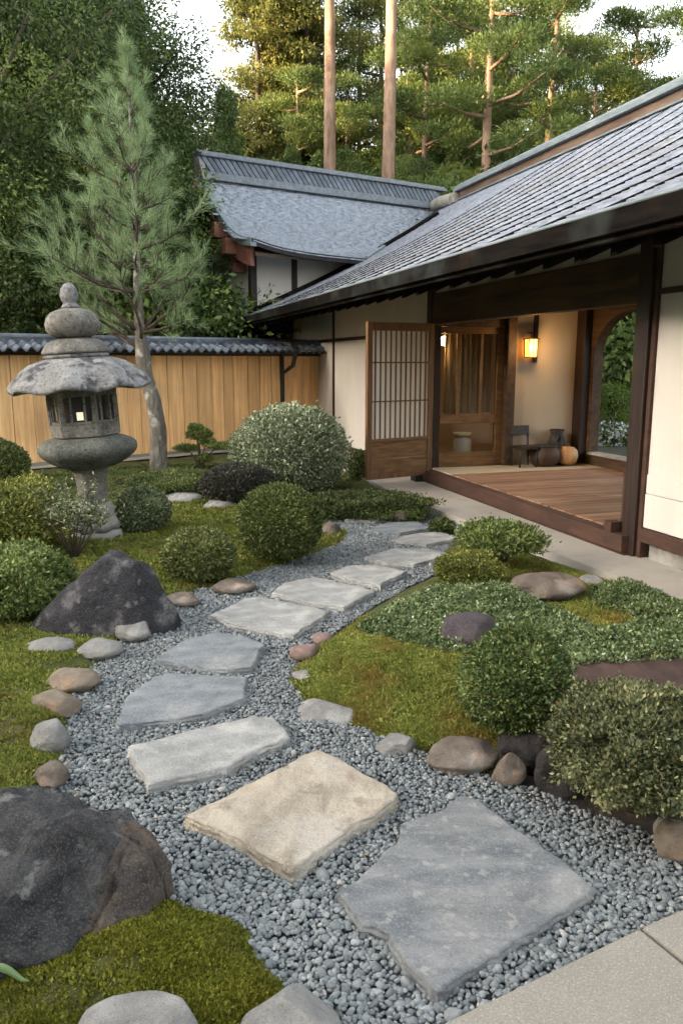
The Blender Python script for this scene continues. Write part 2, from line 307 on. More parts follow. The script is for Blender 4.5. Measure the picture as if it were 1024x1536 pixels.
LM['purple'] = leafmat('dusky_leaf', [(.022, .024, .016), (.05, .05, .036), (.09, .08, .062)], .15)
LM['hedge'] = leafmat('low_hedge_leaf', [(0.014, 0.025, 0.007), (0.060, 0.084, 0.022), (0.180, 0.216, 0.058)], .2, brown=True)
LM['ground'] = leafmat('ground_cover_leaf', [(0.041, 0.071, 0.023), (0.113, 0.159, 0.058), (0.370, 0.435, 0.211)], .2, brown=True)
LM['flower'] = leafmat('white_petal', [(.6, .6, .56), (.72, .72, .68)], .2)
LM['bluewhite'] = leafmat('pale_petal', [(.50, .53, .58), (.72, .74, .76)], .3)
LM['moss_l'] = leafmat('moss_blade', [(0.057, 0.075, 0.012), (0.170, 0.204, 0.035), (0.322, 0.337, 0.075)], .3, .7, big=((.16, .12, .035), 4.0, .48, .68, .55))
LM['moss_r'] = leafmat('dry_moss_blade', [(0.074, 0.089, 0.017), (0.220, 0.246, 0.048), (0.388, 0.409, 0.113)], .3, .7, big=((.25, .15, .04), 4.5, .49, .66, .6))
LM['moss_n'] = leafmat('deep_moss_blade', [(0.065, 0.081, 0.008), (0.143, 0.155, 0.015), (0.286, 0.266, 0.036)], .3, .7, big=((.12, .12, .02), 5, .5, .7, .5))
LM['needle'] = leafmat('young_pine_needle', [(0.104, 0.177, 0.081), (0.208, 0.295, 0.140), (0.379, 0.463, 0.246)], .3)
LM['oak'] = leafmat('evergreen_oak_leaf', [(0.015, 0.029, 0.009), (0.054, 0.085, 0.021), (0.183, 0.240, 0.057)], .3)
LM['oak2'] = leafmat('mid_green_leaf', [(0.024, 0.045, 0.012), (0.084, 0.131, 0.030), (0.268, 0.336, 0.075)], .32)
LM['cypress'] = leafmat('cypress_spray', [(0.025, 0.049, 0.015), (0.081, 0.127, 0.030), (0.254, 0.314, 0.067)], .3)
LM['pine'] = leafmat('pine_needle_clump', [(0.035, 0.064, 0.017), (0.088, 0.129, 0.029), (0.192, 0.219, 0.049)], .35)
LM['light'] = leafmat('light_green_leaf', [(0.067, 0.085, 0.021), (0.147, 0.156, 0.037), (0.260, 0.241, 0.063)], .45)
LM['bright'] = leafmat('bright_bush_leaf', [(0.048, 0.090, 0.013), (0.108, 0.168, 0.024), (0.204, 0.264, 0.044)], .35)

# ------------------------------------------------------------------ shape makers
def unit(n, rng):
    p = rng.normal(size=(n, 3)); return p / np.linalg.norm(p, axis=1)[:, None]
def leaf_quads(P, D, Nn, Ln, Wd, fold=0.15):
    """a pointed leaf at each P along D, lying across normal Nn"""
    S = np.cross(D, Nn); S /= (np.linalg.norm(S, axis=1)[:, None] + 1e-9)
    Nn = np.cross(S, D)
    Ln = np.broadcast_to(np.asarray(Ln, float), (len(P),))[:, None]; Wd = np.broadcast_to(np.asarray(Wd, float), (len(P),))[:, None]
    a = P; c = P + D * Ln
    m = P + D * Ln * .5 - Nn * Wd * fold
    b = m + S * Wd * .5; d = m - S * Wd * .5
    V = np.stack([a, b, c, d], 1).reshape(-1, 3)
    Fq = np.arange(len(P) * 4, dtype=np.int32).reshape(-1, 4)
    return V, Fq
def ico(sub):
    import bmesh
    bm = bmesh.new(); bmesh.ops.create_icosphere(bm, subdivisions=sub, radius=1)
    v = np.array([q.co[:] for q in bm.verts]); f = np.array([[q.index for q in fc.verts] for fc in bm.faces]); bm.free()
    return v, f
ICO = {k: ico(k) for k in (1, 2, 3, 4, 5)}

def lumps(dirs, rng, k, amp, width):
    """bumps on a sphere, for uneven outlines"""
    c = unit(k, rng); a = rng.uniform(-.6, 1, k) * amp
    d = dirs @ c.T
    return 1 + (np.exp((d - 1) / width) * a).sum(1)

def solve_bbox(x0, y0, x1, y1, zb, kb=0.9, minr=.32):
    """centre, half width and half height of a rounded body that fills that box in the photograph and stands at height zb"""
    cx, cy = (x0 + x1) / 2, (y0 + y1) / 2
    c = 0.2
    for _ in range(25):
        X, Y = G(cx, cy, zb + c * kb)
        dep = math.sqrt(X * X + Y * Y + (H - zb - c * kb) ** 2)
        fd = Y * cos(TH) - (zb + c * kb - H) * sin(TH)
        a = (x1 - x0) / 2 / F * fd
        hv = (y1 - y0) / 2 / F * fd
        ph = atan2(H - zb - c * kb, hypot(X, Y))
        q = hv * hv - (a * sin(ph)) ** 2
        c = .5 * c + .5 * max(math.sqrt(max(q, 0)) / cos(ph), minr * a)
    return X, Y, zb + c * kb, a, c

def shrub(name, bbox, zb, lm, n, leaf, label, cat='shrub', group=None, lump=.10, k=26, width=.06, thick=.16, stems=None, seed=1, kb=.92, depth=1.0,
          flowers=0, flat=False, cut=-.75, pad=1.0, core=.80, rag=.0, minr=.32):
    rng = np.random.default_rng(seed)
    X, Y, Z, a, c = solve_bbox(*bbox, zb, kb, minr)
    root = empty(name, (X, Y, zb), label, cat, group)
    d = unit(int(n * 1.7), rng); d = d[d[:, 2] > cut][:n]
    sd = seed * 7 + 1
    def radius(dd):
        r = lumps(dd, np.random.default_rng(sd), k, lump, width)
        return r * lumps(dd, np.random.default_rng(sd + 1), k * 5, lump * .75 + .025, width * .10)
    rr = radius(d) * (1 - thick * rng.exponential(.45, len(d)).clip(0, 1.6)) + rag * rng.random(len(d)) ** 6
    E_ = np.array([a, a * depth, c]) * .96
    P = d * rr[:, None] * E_ + np.array([0, 0, Z - zb])
    nr = d / E_; nr /= np.linalg.norm(nr, axis=1)[:, None]
    D = nr * .75 + unit(len(d), rng) * .85 + np.array([0, 0, .25]); D /= np.linalg.norm(D, axis=1)[:, None]
    Nn = nr + unit(len(d), rng) * .7
    sz = leaf * rng.uniform(.6, 1.25, len(d))
    V, Fq = leaf_quads(P, D, Nn, sz, sz * .52)
    r0 = (rng.normal(.46, .24, len(d)) + .38 * (lumps(d, np.random.default_rng(sd + 5), 14, 1.0, .05) - 1)).clip(0, 1)
    r0 = r0 * .9; r0[rng.random(len(d)) < .018] = 1.0
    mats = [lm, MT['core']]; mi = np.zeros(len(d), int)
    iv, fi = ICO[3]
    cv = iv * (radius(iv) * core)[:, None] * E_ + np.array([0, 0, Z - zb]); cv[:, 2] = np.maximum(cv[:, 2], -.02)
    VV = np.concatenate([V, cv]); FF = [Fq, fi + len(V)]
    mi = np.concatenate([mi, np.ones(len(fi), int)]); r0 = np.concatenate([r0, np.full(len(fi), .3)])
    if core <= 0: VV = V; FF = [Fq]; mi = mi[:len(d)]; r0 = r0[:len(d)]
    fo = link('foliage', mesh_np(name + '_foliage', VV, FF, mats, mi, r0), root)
    if flowers:
        d2 = unit(flowers * 3, rng); d2 = d2[d2[:, 2] > -.1][:flowers]
        P2 = d2 * (radius(d2) * 1.01)[:, None] * E_ + np.array([0, 0, Z - zb])
        V2, F2 = leaf_quads(P2, unit(len(d2), rng), d2, leaf * .7, leaf * .6)
        link('blossoms', mesh_np(name + '_blossoms', V2, F2, LM['flower'], rnd=rng.random(len(d2))), root)
    mb = MB()
    for s in range(stems or 4):
        t = rng.uniform(0, 2 * pi); q = rng.uniform(.05, .3) * a
        p0 = Vector((q * .4 * cos(t), q * .4 * sin(t), -.04)); top = Vector((a * .75 * cos(t) * rng.uniform(.3, 1), a * .75 * sin(t) * rng.uniform(.3, 1), (Z - zb) + c * rng.uniform(.1, .6)))
        mid = p0.lerp(top, .5) + Vector((rng.normal() * .04, rng.normal() * .04, .03))
        mb.tube([p0, mid, top], [.016 + .02 * a, .011 + .01 * a, .004], 6)
    mb.build('stem', MT['twig'], root)
    return root

def rock(name, bbox, zb, mt, label, cat='rock', group=None, seed=1, depth=.85, cuts=5, cutd=(.62, .9), rough=.05, sub=4, kb=.55, yaw=None, cmin=None, asym=0, taper=0.0):
    rng = np.random.default_rng(seed)
    X, Y, Z, a, c = solve_bbox(*bbox, zb, kb)
    if cmin: c = max(c, cmin)
    v, f = ICO[sub]; v = v.copy()
    for _ in range(cuts):
        n = unit(1, rng)[0]; n[2] = abs(n[2]) * .9; n /= np.linalg.norm(n)
        dd = rng.uniform(*cutd); ov = np.maximum(0, v @ n - dd); v -= n * ov[:, None] * .93
    off = rng.uniform(-50, 50, 3)
    ds = np.array([mnoise.noise(Vector(p * 1.6 + off)) * 1.6 + mnoise.fractal(Vector(p * 4.2 + off), .8, 2.1, 5) * .8 + mnoise.ridged_multi_fractal(Vector(p * 2.4 + off), 1.0, 2.0, 4, 1.0, 2.0) * -.12 for p in v])
    v = v * (1 + rough * ds)[:, None]
    mn, mx = v.min(0), v.max(0)
    v = (v - (mn + mx) / 2) / ((mx - mn) / 2)                       # fill the box
    if asym: v[:, 0] += asym * (v[:, 2] - 0)
    if taper: v[:, :2] *= (1 - taper * np.clip(v[:, 2:3], 0, 1))
    v = v * np.array([a, a * depth, c])
    mb = mesh_np(name, v, f, mt, smooth=True)
    o = link(name, mb, None, (X, Y, Z)); o.rotation_euler = (0, 0, (rng.uniform(-.25, .25) if yaw is None else yaw))
    return tag(o, label, cat, group)

# -------- flat beds with an outline
class Poly:
    def __init__(s, pts): s.p = np.array(pts, float)
    def sdist(s, q):
        """positive inside, metres to the outline"""
        q = np.asarray(q, float); a = s.p; b = np.roll(s.p, -1, 0)
        best = np.full(len(q), 1e9); ins = np.zeros(len(q), bool)
        for i in range(len(a)):
            e = b[i] - a[i]; w = q - a[i]
            t = np.clip((w @ e) / (e @ e + 1e-12), 0, 1)
            best = np.minimum(best, np.hypot(*(w - t[:, None] * e).T))
            c1 = (a[i, 1] > q[:, 1]) != (b[i, 1] > q[:, 1])
            with np.errstate(divide='ignore', invalid='ignore'):
                xi = (b[i, 0] - a[i, 0]) * (q[:, 1] - a[i, 1]) / (b[i, 1] - a[i, 1]) + a[i, 0]
            ins ^= c1 & (q[:, 0] < xi)
        return np.where(ins, best, -best)
    def inside(s, q): return s.sdist(q) > 0
def px(*pts, z=0.0): return [G(x, y, z) for x, y in pts]
def smooth_noise(P, seed, sc):
    rng = np.random.default_rng(seed); r = np.zeros(len(P))
    for k in range(10):
        w = rng.normal(size=2) * sc * (1 + k * .35); r += np.sin(P @ w + rng.uniform(0, 7)) / (1 + k * .6)
    return r / 2.6
class Bed:
    def __init__(s, pts, h, ramp, seed, und=.015, lump=.017): s.lump = lump; s.poly = Poly(pts); s.h = h; s.ramp = ramp; s.seed = seed; s.und = und
    def z(s, P, sd=None):  # lumpy surface
        P = np.atleast_2d(np.asarray(P, float))
        if sd is None: sd = s.poly.sdist(P)
        e = 1 - np.exp(-np.maximum(sd, 0) / s.ramp)
        z = s.h * e + s.und * smooth_noise(P, s.seed, 3.0) * e + np.minimum(sd, 0) * .9 - .004
        z = z + s.lump * (np.abs(smooth_noise(P, s.seed + 3, 11.0)) ** .8 - .4 + .5 * smooth_noise(P, s.seed + 4, 26.0)) * e
        for (cx, cy, r, h) in s.mounds: z = z + h * np.exp(-((P[:, 0] - cx) ** 2 + (P[:, 1] - cy) ** 2) / (r * r)) * (1 - np.exp(-np.maximum(sd, 0) / .04))
        return z
    mounds = ()
    def zat(s, x, y): return float(s.z([(x, y)])[0])
    def build(s, name, mt, cell, kind='structure'):
        mn = s.poly.p.min(0) - .1; mx = s.poly.p.max(0) + .1
        xs = np.arange(mn[0], mx[0], cell); ys = np.arange(mn[1], mx[1], cell)
        gx, gy = np.meshgrid(xs, ys); P = np.stack([gx.ravel(), gy.ravel()], 1)
        sd = s.poly.sdist(P); z = s.z(P, sd)
        nx = len(xs); idx = np.arange(len(P)).reshape(len(ys), nx)
        q = np.stack([idx[:-1, :-1], idx[:-1, 1:], idx[1:, 1:], idx[1:, :-1]], -1).reshape(-1, 4)
        q = q[(sd[q] > -.085).all(1)]
        used = np.unique(q); re = np.full(len(P), -1); re[used] = np.arange(len(used))
        V = np.column_stack([P, z])[used]
        o = link(name, mesh_np(name, V, re[q], mt, smooth=True)); o['kind'] = kind
        return o
def scatter(poly, n, rng, weight=None):
    """n random points inside an outline; weight(P) in 0..1 thins them"""
    mn = poly.p.min(0); mx = poly.p.max(0); out = []; tot = 0
    for _ in range(60):
        P = rng.uniform(mn, mx, (max(n, 4000), 2)); P = P[poly.inside(P)]
        if weight is not None: P = P[rng.random(len(P)) < weight(P)]
        out.append(P); tot += len(P)
        if tot >= n: break
    return np.concatenate(out)[:n]
def near_w(P, d0=2.4):
    """more, finer growth near the viewer"""
    return np.clip((d0 / np.hypot(P[:, 0], P[:, 1])) ** 1.7, 0, 1)
def tufts(name, lm, poly, zfun, n, size, rng, label, cat='moss', weight=near_w, grow=True, up=1.2, width=.28, blades=3, edge=None):
    w0 = weight or (lambda P: np.ones(len(P)))
    P = scatter(poly, n, rng, lambda P: w0(P) * np.clip(.62 + .75 * smooth_noise(P, 41, 8) + .4 * smooth_noise(P, 42, 22), .10, 1))
    sd = poly.sdist(P)
    z = zfun(P); k = np.repeat(np.arange(len(P)), blades)
    dist = np.hypot(P[:, 0], P[:, 1]); s = size * rng.uniform(.6, 1.35, len(P)) * np.maximum(1, (dist / 2.6) ** .62 if grow else 1)
    Q = np.column_stack([P, z - .003])[k] + np.column_stack([rng.normal(size=(len(k), 2)) * s[k][:, None] * .35, np.zeros(len(k))])
    D = unit(len(k), rng); D[:, 2] = np.abs(D[:, 2]) + up; D /= np.linalg.norm(D, axis=1)[:, None]
    V, Fq = leaf_quads(Q, D, unit(len(k), rng), s[k] * rng.uniform(.7, 1.2, len(k)), s[k] * width)
    r = (rng.normal(.5, .22, len(k)) + .22 * smooth_noise(Q[:, :2], 5, 7)).clip(0, 1)
    o = link(name, mesh_np(name, V, Fq, lm, rnd=r)); return tag(o, label, cat, None, 'stuff')

# ------------------------------------------------------------------ the ground
def sheet(name, pts, z, mt, kind='structure'):
    me = bpy.data.meshes.new(name); me.from_pydata([(x, y, z) for x, y in pts], [], [list(range(len(pts)))]); me.materials.append(mt)
    o = link(name, me); o['kind'] = kind; return o
gx = np.linspace(-320, 320, 81); gy = np.linspace(-120, 420, 81)
GX, GY = np.meshgrid(gx, gy); rr_ = np.maximum(0, GY - 38) * .26 + np.maximum(0, -GX - 26) * .12 + np.maximum(0, GX - 30) * .15
GZ = -.06 + np.minimum(rr_, 26); ii = np.arange(81 * 81).reshape(81, 81)
gq = np.stack([ii[:-1, :-1], ii[:-1, 1:], ii[1:, 1:], ii[1:, :-1]], -1).reshape(-1, 4)
o = link('ground', mesh_np('ground', np.stack([GX, GY, GZ], -1).reshape(-1, 3), gq, MT['ground'], smooth=True)); o['kind'] = 'structure'
GRAVEL = Poly(px((640, 1640), (480, 1640), (440, 1500), (425, 1465), (385, 1440), (345, 1395), (262, 1350), (205, 1335), (120, 1285), (84, 1205), (92, 1168), (88, 1120), (95, 1075), (112, 1032), (150, 992), (190, 955),
              (240, 920), (290, 893), (350, 873), (420, 853), (480, 833), (522, 815), (528, 797), (500, 786), (478, 772), (470, 757), (520, 752), (600, 764), (655, 780), (705, 800), (690, 830), (665, 852), (605, 880),
              (552, 910), (502, 943), (450, 980), (424, 1020), (442, 1058), (515, 1094), (580, 1116), (640, 1146), (740, 1178), (800, 1196), (880, 1232), (960, 1262), (1080, 1330), (1100, 1420), (1000, 1500)))
gp = GRAVEL.p
sheet('gravel_bed', [(-3.2, .9), (2.6, .9), (2.6, 6.0), (2.0, 10.6), (-.9, 10.6), (-3.2, 6)], 0.0, MT['grav_base'])

def pebbles():
    rng = np.random.default_rng(4)
    out = []
    for (y0, y1, sp, sub) in ((1.0, 2.3, .0142, 2), (2.3, 4.4, .0145, 1), (4.4, 10.2, .0165, 1)):
        xs = np.arange(-3.2, 2.7, sp); ys = np.arange(y0, y1, sp * .87)
        gx, gy = np.meshgrid(xs, ys); gx = gx + (np.arange(len(ys)) % 2)[:, None] * sp / 2
        P = np.stack([gx.ravel(), gy.ravel()], 1) + rng.normal(size=(gx.size, 2)) * sp * .26
        vis = (np.abs(P[:, 0]) < P[:, 1] * .55 + .7) & (GRAVEL.sdist(P) > -.05); P = P[vis]
        n = len(P); r = sp * .5 * rng.lognormal(0, .24, n).clip(.5, 1.8) * 1.10
        r[rng.random(n) < .035] *= 1.6
        iv, fi = ICO[sub]
        sc = np.stack([r * rng.uniform(.95, 1.45, n), r * rng.uniform(.78, 1.1, n), r * rng.uniform(.55, .9, n)], 1)
        a = rng.uniform(0, 2 * pi, n); tl = rng.normal(0, .5, n)
        w1 = rng.normal(size=(n, 3, 1)) * 1.9; w2 = rng.normal(size=(n, 3, 1)) * 3.4
        jit = 1 + .11 * np.sin(iv[None] @ w1 + rng.uniform(0, 6, (n, 1, 1))) + .06 * np.sin(iv[None] @ w2)
        V = iv[None] * jit * sc[:, None]
        x, y, z = V[..., 0], V[..., 1], V[..., 2]
        x, z = x * np.cos(tl)[:, None] - z * np.sin(tl)[:, None], x * np.sin(tl)[:, None] + z * np.cos(tl)[:, None]
        x, y = x * np.cos(a)[:, None] - y * np.sin(a)[:, None], x * np.sin(a)[:, None] + y * np.cos(a)[:, None]
        zz = r * .35 + rng.uniform(0, .013, n) + .008 * smooth_noise(P, 8, 6)
        V = np.stack([x + P[:, :1], y + P[:, 1:], z + zz[:, None]], -1)
        fi_ = (fi[None] + (np.arange(n) * len(iv))[:, None, None]).reshape(-1, 3)
        rnd = rng.beta(2.2, 2.2, n); rnd[rng.random(n) < .012] = 1.35
        out.append((V.reshape(-1, 3), fi_, np.repeat(rnd, len(fi))))
    o = 0; Fs = []
    for v, f, r in out: Fs.append(f + o); o += len(v)
    m = mat('pebble', (.8, .8, .8), (1.1, 1.1, 1.1), (120,) * 3, rough=.8, bump=.35, bscale=300, dist=.0015, spec=.3)
    t = m.node_tree; N = t.nodes; L = t.links; b = N['Principled BSDF']; base = b.inputs['Base Color'].links[0].from_socket
    at = N.new('ShaderNodeAttribute'); at.attribute_name = 'rnd'; rp = N.new('ShaderNodeValToRGB'); el = rp.color_ramp.elements
    for k, c in enumerate([(.085, .097, .101), (.152, .168, .173), (.21, .226, .228), (.285, .298, .295), (.36, .335, .31)]):
        if k > 1: el.new(.5)
    for k, c in enumerate([(.085, .097, .101), (.152, .168, .173), (.21, .226, .228), (.285, .298, .295), (.36, .335, .31)]): el[k].position = k / 4; el[k].color = (*c, 1)
    L.new(at.outputs['Fac'], rp.inputs['Fac']); mx = N.new('ShaderNodeMix'); mx.data_type = 'RGBA'; mx.blend_type = 'MULTIPLY'; mx.inputs['Factor'].default_value = 1
    L.new(rp.outputs[0], mx.inputs['A']); L.new(base, mx.inputs['B']); L.new(mx.outputs['Result'], b.inputs['Base Color'])
    me = mesh_np('gravel', np.concatenate([q[0] for q in out]), np.concatenate(Fs), m, rnd=np.concatenate([q[2] for q in out]) / 1.35, smooth=True)
    tag(link('gravel', me), 'blue grey pebble gravel filling the winding path', 'gravel', None, 'stuff')
pebbles()

def mound(cx, cy, r, h):
    def f(P): return h * np.exp(-((P[:, 0] - cx) ** 2 + (P[:, 1] - cy) ** 2) / (r * r))
    return f
# left lawn: everything left of the path, back to the fence
LEFT = Bed(px((445, 1690), (452, 1500), (430, 1478), (386, 1440), (372, 1400), (350, 1388), (300, 1372), (258, 1345), (205, 1330), (130, 1280), (90, 1200), (98, 1164), (96, 1110), (104, 1072), (122, 1028), (160, 988), (200, 952),
           (246, 918), (296, 890), (352, 870), (424, 850), (482, 829), (518, 813), (522, 800), (500, 790), (470, 776), (462, 758), (520, 750), (600, 756)) +
           [(.55, 11.5), (-.2, 15.6), (-3.0, 13.4), (-5.0, 11.6), (-7.5, 10.5), (-7.5, 3.0), (-2.6, .9)], .055, .10, 3, .018)
# right bed: the planted island
RIGHT = Bed(px((432, 1018), (454, 986), (506, 948), (556, 914), (608, 884), (664, 858), (650, 838), (676, 815), (705, 803), (730, 806)) + [B(1.7, -.72), B(.3, -.60), B(-1.0, -.50), B(-3.2, -.50), (2.6, 2.55)] +
            px((1100, 1196), (1010, 1180), (940, 1150), (880, 1112), (835, 1112), (800, 1150), (770, 1172), (700, 1152), (640, 1132), (570, 1104), (515, 1084), (446, 1050)), .09, .14, 11, .02)
LEFT.mounds = [(*G(250, 1440), .24, .05), (*G(90, 1490), .2, .035), (*G(60, 1090), .28, .04), (*G(30, 1010), .3, .03)]
RIGHT.mounds = [(*G(600, 1010), .35, .05), (*G(680, 1080), .25, .03)]
LEFT.build('lawn_ground', MT['moss_base'], .05)
RIGHT.build('planting_bed', MT['moss_base'], .035)
SOIL = Poly(px((690, 1045), (800, 1005), (880, 985), (1024, 975), (1100, 985), (1100, 1120), (850, 1100), (760, 1090), z=.1))
def patch(name, poly, zf, mt, dz, cell=.04):
    mn = poly.p.min(0); mx = poly.p.max(0); xs = np.arange(mn[0], mx[0], cell); ys = np.arange(mn[1], mx[1], cell)
    gx, gy = np.meshgrid(xs, ys); P = np.stack([gx.ravel(), gy.ravel()], 1); ins = poly.inside(P) & (RIGHT.poly.sdist(P) > .03)
    idx = np.arange(len(P)).reshape(len(ys), len(xs)); q = np.stack([idx[:-1, :-1], idx[:-1, 1:], idx[1:, 1:], idx[1:, :-1]], -1).reshape(-1, 4)
    q = q[ins[q].all(1)]; V = np.column_stack([P, zf(P) + dz])
    o = link(name, mesh_np(name, V, q, mt, smooth=True)); o['kind'] = 'structure'
patch('bare_soil', SOIL, RIGHT.z, MT['soil_red'], .006)
sheet('hollow_shade_soil', px((600, 1128), (760, 1190), (880, 1236), (1060, 1320), (1100, 1180), (850, 1100)), .008, MT['soil'])  # dark sheet painting the deep shade under the olive shrub
sheet('fence_foot_gravel', [(-7.6, 9.2), (-3.8, 12.3), (-1.9, 14.0), (-2.3, 14.5), (-5.0, 12.0), (-8.0, 9.6)], .075, MT['concrete'])
# a dry dirt patch on the lawn by the pedestal and one under the junipers
def lawn_patch(name, pts, mt):
    sheet_z = max(LEFT.zat(*p) for p in pts) + .006
    sheet(name, pts, sheet_z, mt)

# moss
rng = np.random.default_rng(21)
NEARM = Poly(px((460, 1690), (452, 1505), (430, 1482), (386, 1440), (350, 1388), (258, 1345), (215, 1320), (-60, 1420), (-300, 1690)))
tufts('moss_cushion', LM['moss_n'], NEARM, LEFT.z, 70000, .0135, rng, 'deep green moss cushion at the foot of the big boulder', weight=None, grow=False, up=.35, width=.55)
LMOSS = Poly(np.concatenate([LEFT.poly.p[10:27], [(-.5, 9.6), (-3.4, 8.2), (-5.5, 7.0), (-4.2, 3.0), (-1.9, 2.6)]]))
tufts('moss_lawn', LM['moss_l'], LMOSS, LEFT.z, 120000, .0145, rng, 'yellow green moss lawn left of the gravel path', weight=lambda P: near_w(P, 3.4), up=.4, width=.5)
FARM = Poly([(-.2, 9.0), (.3, 10.8), (-1.2, 12.6), (-3.4, 12.2), (-6.4, 9.5), (-5.0, 6.6), (-3.0, 7.6)])
tufts('olive_moss', LM['hedge'], FARM, LEFT.z, 26000, .03, rng, 'olive low moss and weeds in front of the fence', weight=None, grow=False, up=.6, width=.4)
RM = Poly(px((434, 1018), (456, 988), (508, 950), (548, 922), (600, 950), (700, 975), (740, 1040), (760, 1120), (740, 1150), (640, 1128), (570, 1100), (515, 1080), (448, 1048), z=.05))
tufts('dry_moss', LM['moss_r'], RM, RIGHT.z, 95000, .0145, rng, 'golden green moss slope right of the path', weight=lambda P: near_w(P, 4.0), up=.4, width=.5)
RM2 = Poly(px((655, 852), (690, 815), (740, 820), (880, 850), (985, 890), (955, 945), (850, 930), (800, 890), (700, 875), z=.09))
tufts('brown_moss', LM['moss_r'], RM2, RIGHT.z, 26000, .021, rng, 'brownish moss patch by the long brown boulder', weight=None, grow=False)

def ground_cover():
    rng = np.random.default_rng(33)
    poly = Poly(px((528, 936), (580, 900), (640, 874), (690, 866), (770, 880), (830, 905), (900, 938), (960, 930), (1030, 915), (1100, 925), (1100, 990), (1024, 980), (880, 990), (855, 1003), (800, 962), (745, 968), (690, 985), (600, 975), z=.12))
    poly2 = Poly(px((880, 880), (930, 868), (1024, 880), (1100, 900), (1100, 935), (1000, 925), (930, 912), (885, 900), z=.12))
    Vs = []; Fs = []; R = []; MI = []; o = 0
    for pl, n in ((poly, 42000), (poly2, 9000)):
        P = scatter(pl, n, rng); sd = pl.sdist(P)
        hh = .075 * (1 - np.exp(-sd / .05)) * (1 + .45 * smooth_noise(P, 9, 9))
        z = RIGHT.z(P) + hh * rng.uniform(.35, 1.05, n) - .004
        D = unit(n, rng); D[:, 2] = np.abs(D[:, 2]) * .7 + .25; D /= np.linalg.norm(D, axis=1)[:, None]
        Nn = unit(n, rng) * .8 + np.array([0, 0, 1.]); s = .021 * rng.uniform(.6, 1.3, n)
        V, Fq = leaf_quads(np.column_stack([P, z]), D, Nn, s, s * .6)
        Vs.append(V); Fs.append(Fq + o); o += len(V)
        r = (rng.normal(.45, .2, n) + .2 * smooth_noise(P, 2, 6)).clip(0, .9); R.append(r); MI.append((rng.random(n) < .011).astype(int))
    me = mesh_np('ground_cover', np.concatenate(Vs), np.concatenate(Fs), [LM['ground'], LM['flower']], np.concatenate(MI), np.concatenate(R))
    tag(link('ground_cover', me), 'mat of small grey green leaves with tiny white flowers round the purple stone', 'ground cover', None, 'stuff')
ground_cover()

# ------------------------------------------------------------------ stepping stones
def slab(pts, z, mt, label, seed, group='stepping stones of the gravel path', th=.07, jag=.012):
    rng = np.random.default_rng(seed)
    P = np.array(px(*pts, z=z)); c = P.mean(0); P = P - c
    ring = []
    for i in range(len(P)):
        a, b = P[i], P[(i + 1) % len(P)]; L = np.hypot(*(b - a)); k = max(2, int(L / .022))
        nrm = np.array([b[1] - a[1], a[0] - b[0]]) / (L + 1e-9)
        for j in range(k):
            t = j / k; ring.append(a + (b - a) * t + nrm * (mnoise.fractal(Vector((i * 3.1 + t * L * 9, seed, 0)), 1, 2, 4) * jag * 1.3 + mnoise.noise(Vector((i * 2.7 + t * L * 3, seed, 5))) * jag * 1.6))
    R = np.array(ring); n = len(R); rad = np.hypot(*R.T)[:, None] + 1e-9; dirv = R / rad
    V = []; levels = [(.016, -th), (.012, -.62 * th), (.008, -.5 * th), (.009, -.30 * th), (.004, -.013), (.003, -.007), (-.002, -.002), (-.010, 0)]
    for (off, dz) in levels:
        jj = np.array([mnoise.noise(Vector((q[0] * 26, q[1] * 26, dz * 90 + seed))) for q in R])[:, None]
        q = R + dirv * (off + (jj * .007 if dz < -.005 else jj * .002)); V.append(np.column_stack([q, np.full(n, z + dz)]))
    for s in (.96, .88, .75, .6, .42, .24, .1):
        q = R * s - dirv * .010 * s
        V.append(np.column_stack([q, [z + .0045 * mnoise.fractal(Vector((p[0] * 5, p[1] * 5, seed)), 1, 2, 4) - .001 for p in q]]))
    V.append(np.array([[0, 0, z]])); V = np.concatenate(V); nl = len(levels) + 7
    f = []
    for l in range(nl - 1):
        for k in range(n): f.append((l * n + k, l * n + (k + 1) % n, (l + 1) * n + (k + 1) % n, (l + 1) * n + k))
    t = [((nl - 1) * n + k, (nl - 1) * n + (k + 1) % n, nl * n) for k in range(n)]
    me = mesh_np('stepping_stone', V, [np.array(f), np.array(t)], mt)
    fl = np.ones(len(me.polygons), bool); fl[:5 * n] = False; me.polygons.foreach_set('use_smooth', fl)
    o = link('stepping_stone', me, None, (c[0], c[1], 0)); return tag(o, label, 'stepping stone', group)
slab([(505, 1337), (545, 1310), (590, 1265), (602, 1236), (655, 1217), (690, 1194), (722, 1200), (890, 1330), (886, 1338), (655, 1482), (640, 1468), (604, 1432), (582, 1400), (545, 1386)], .045, MT['slate'], 'large blue grey slate slab, nearest the granite paving', 1, jag=.009)
slab([(280, 1222), (478, 1123), (506, 1136), (595, 1188), (588, 1200), (440, 1300), (400, 1280), (350, 1250)], .056, MT['tan'], 'large tan sandstone slab beside the blue grey slate one', 2, jag=.01)
slab([(194, 1118), (300, 1090), (390, 1073), (410, 1075), (433, 1106), (400, 1117), (340, 1150), (225, 1175)], .054, MT['pale'], 'pale grey oblong slab with grass along its front edge', 3)
slab([(175, 1080), (190, 1045), (230, 1015), (262, 1009), (370, 1015), (365, 1048), (300, 1070), (180, 1087)], .047, MT['grey'], 'dark grey slab with a rounded left end, behind the pale oblong one', 4)
slab([(233, 988), (275, 960), (320, 948), (370, 955), (395, 965), (377, 1000), (340, 1003), (300, 998)], .047, MT['grey'], 'smooth grey domed slab, fifth from the front', 5)
slab([(315, 922), (370, 896), (390, 895), (470, 910), (493, 918), (440, 952), (360, 938)], .047, MT['pale'], 'beige grey diamond shaped slab, sixth from the front', 6)
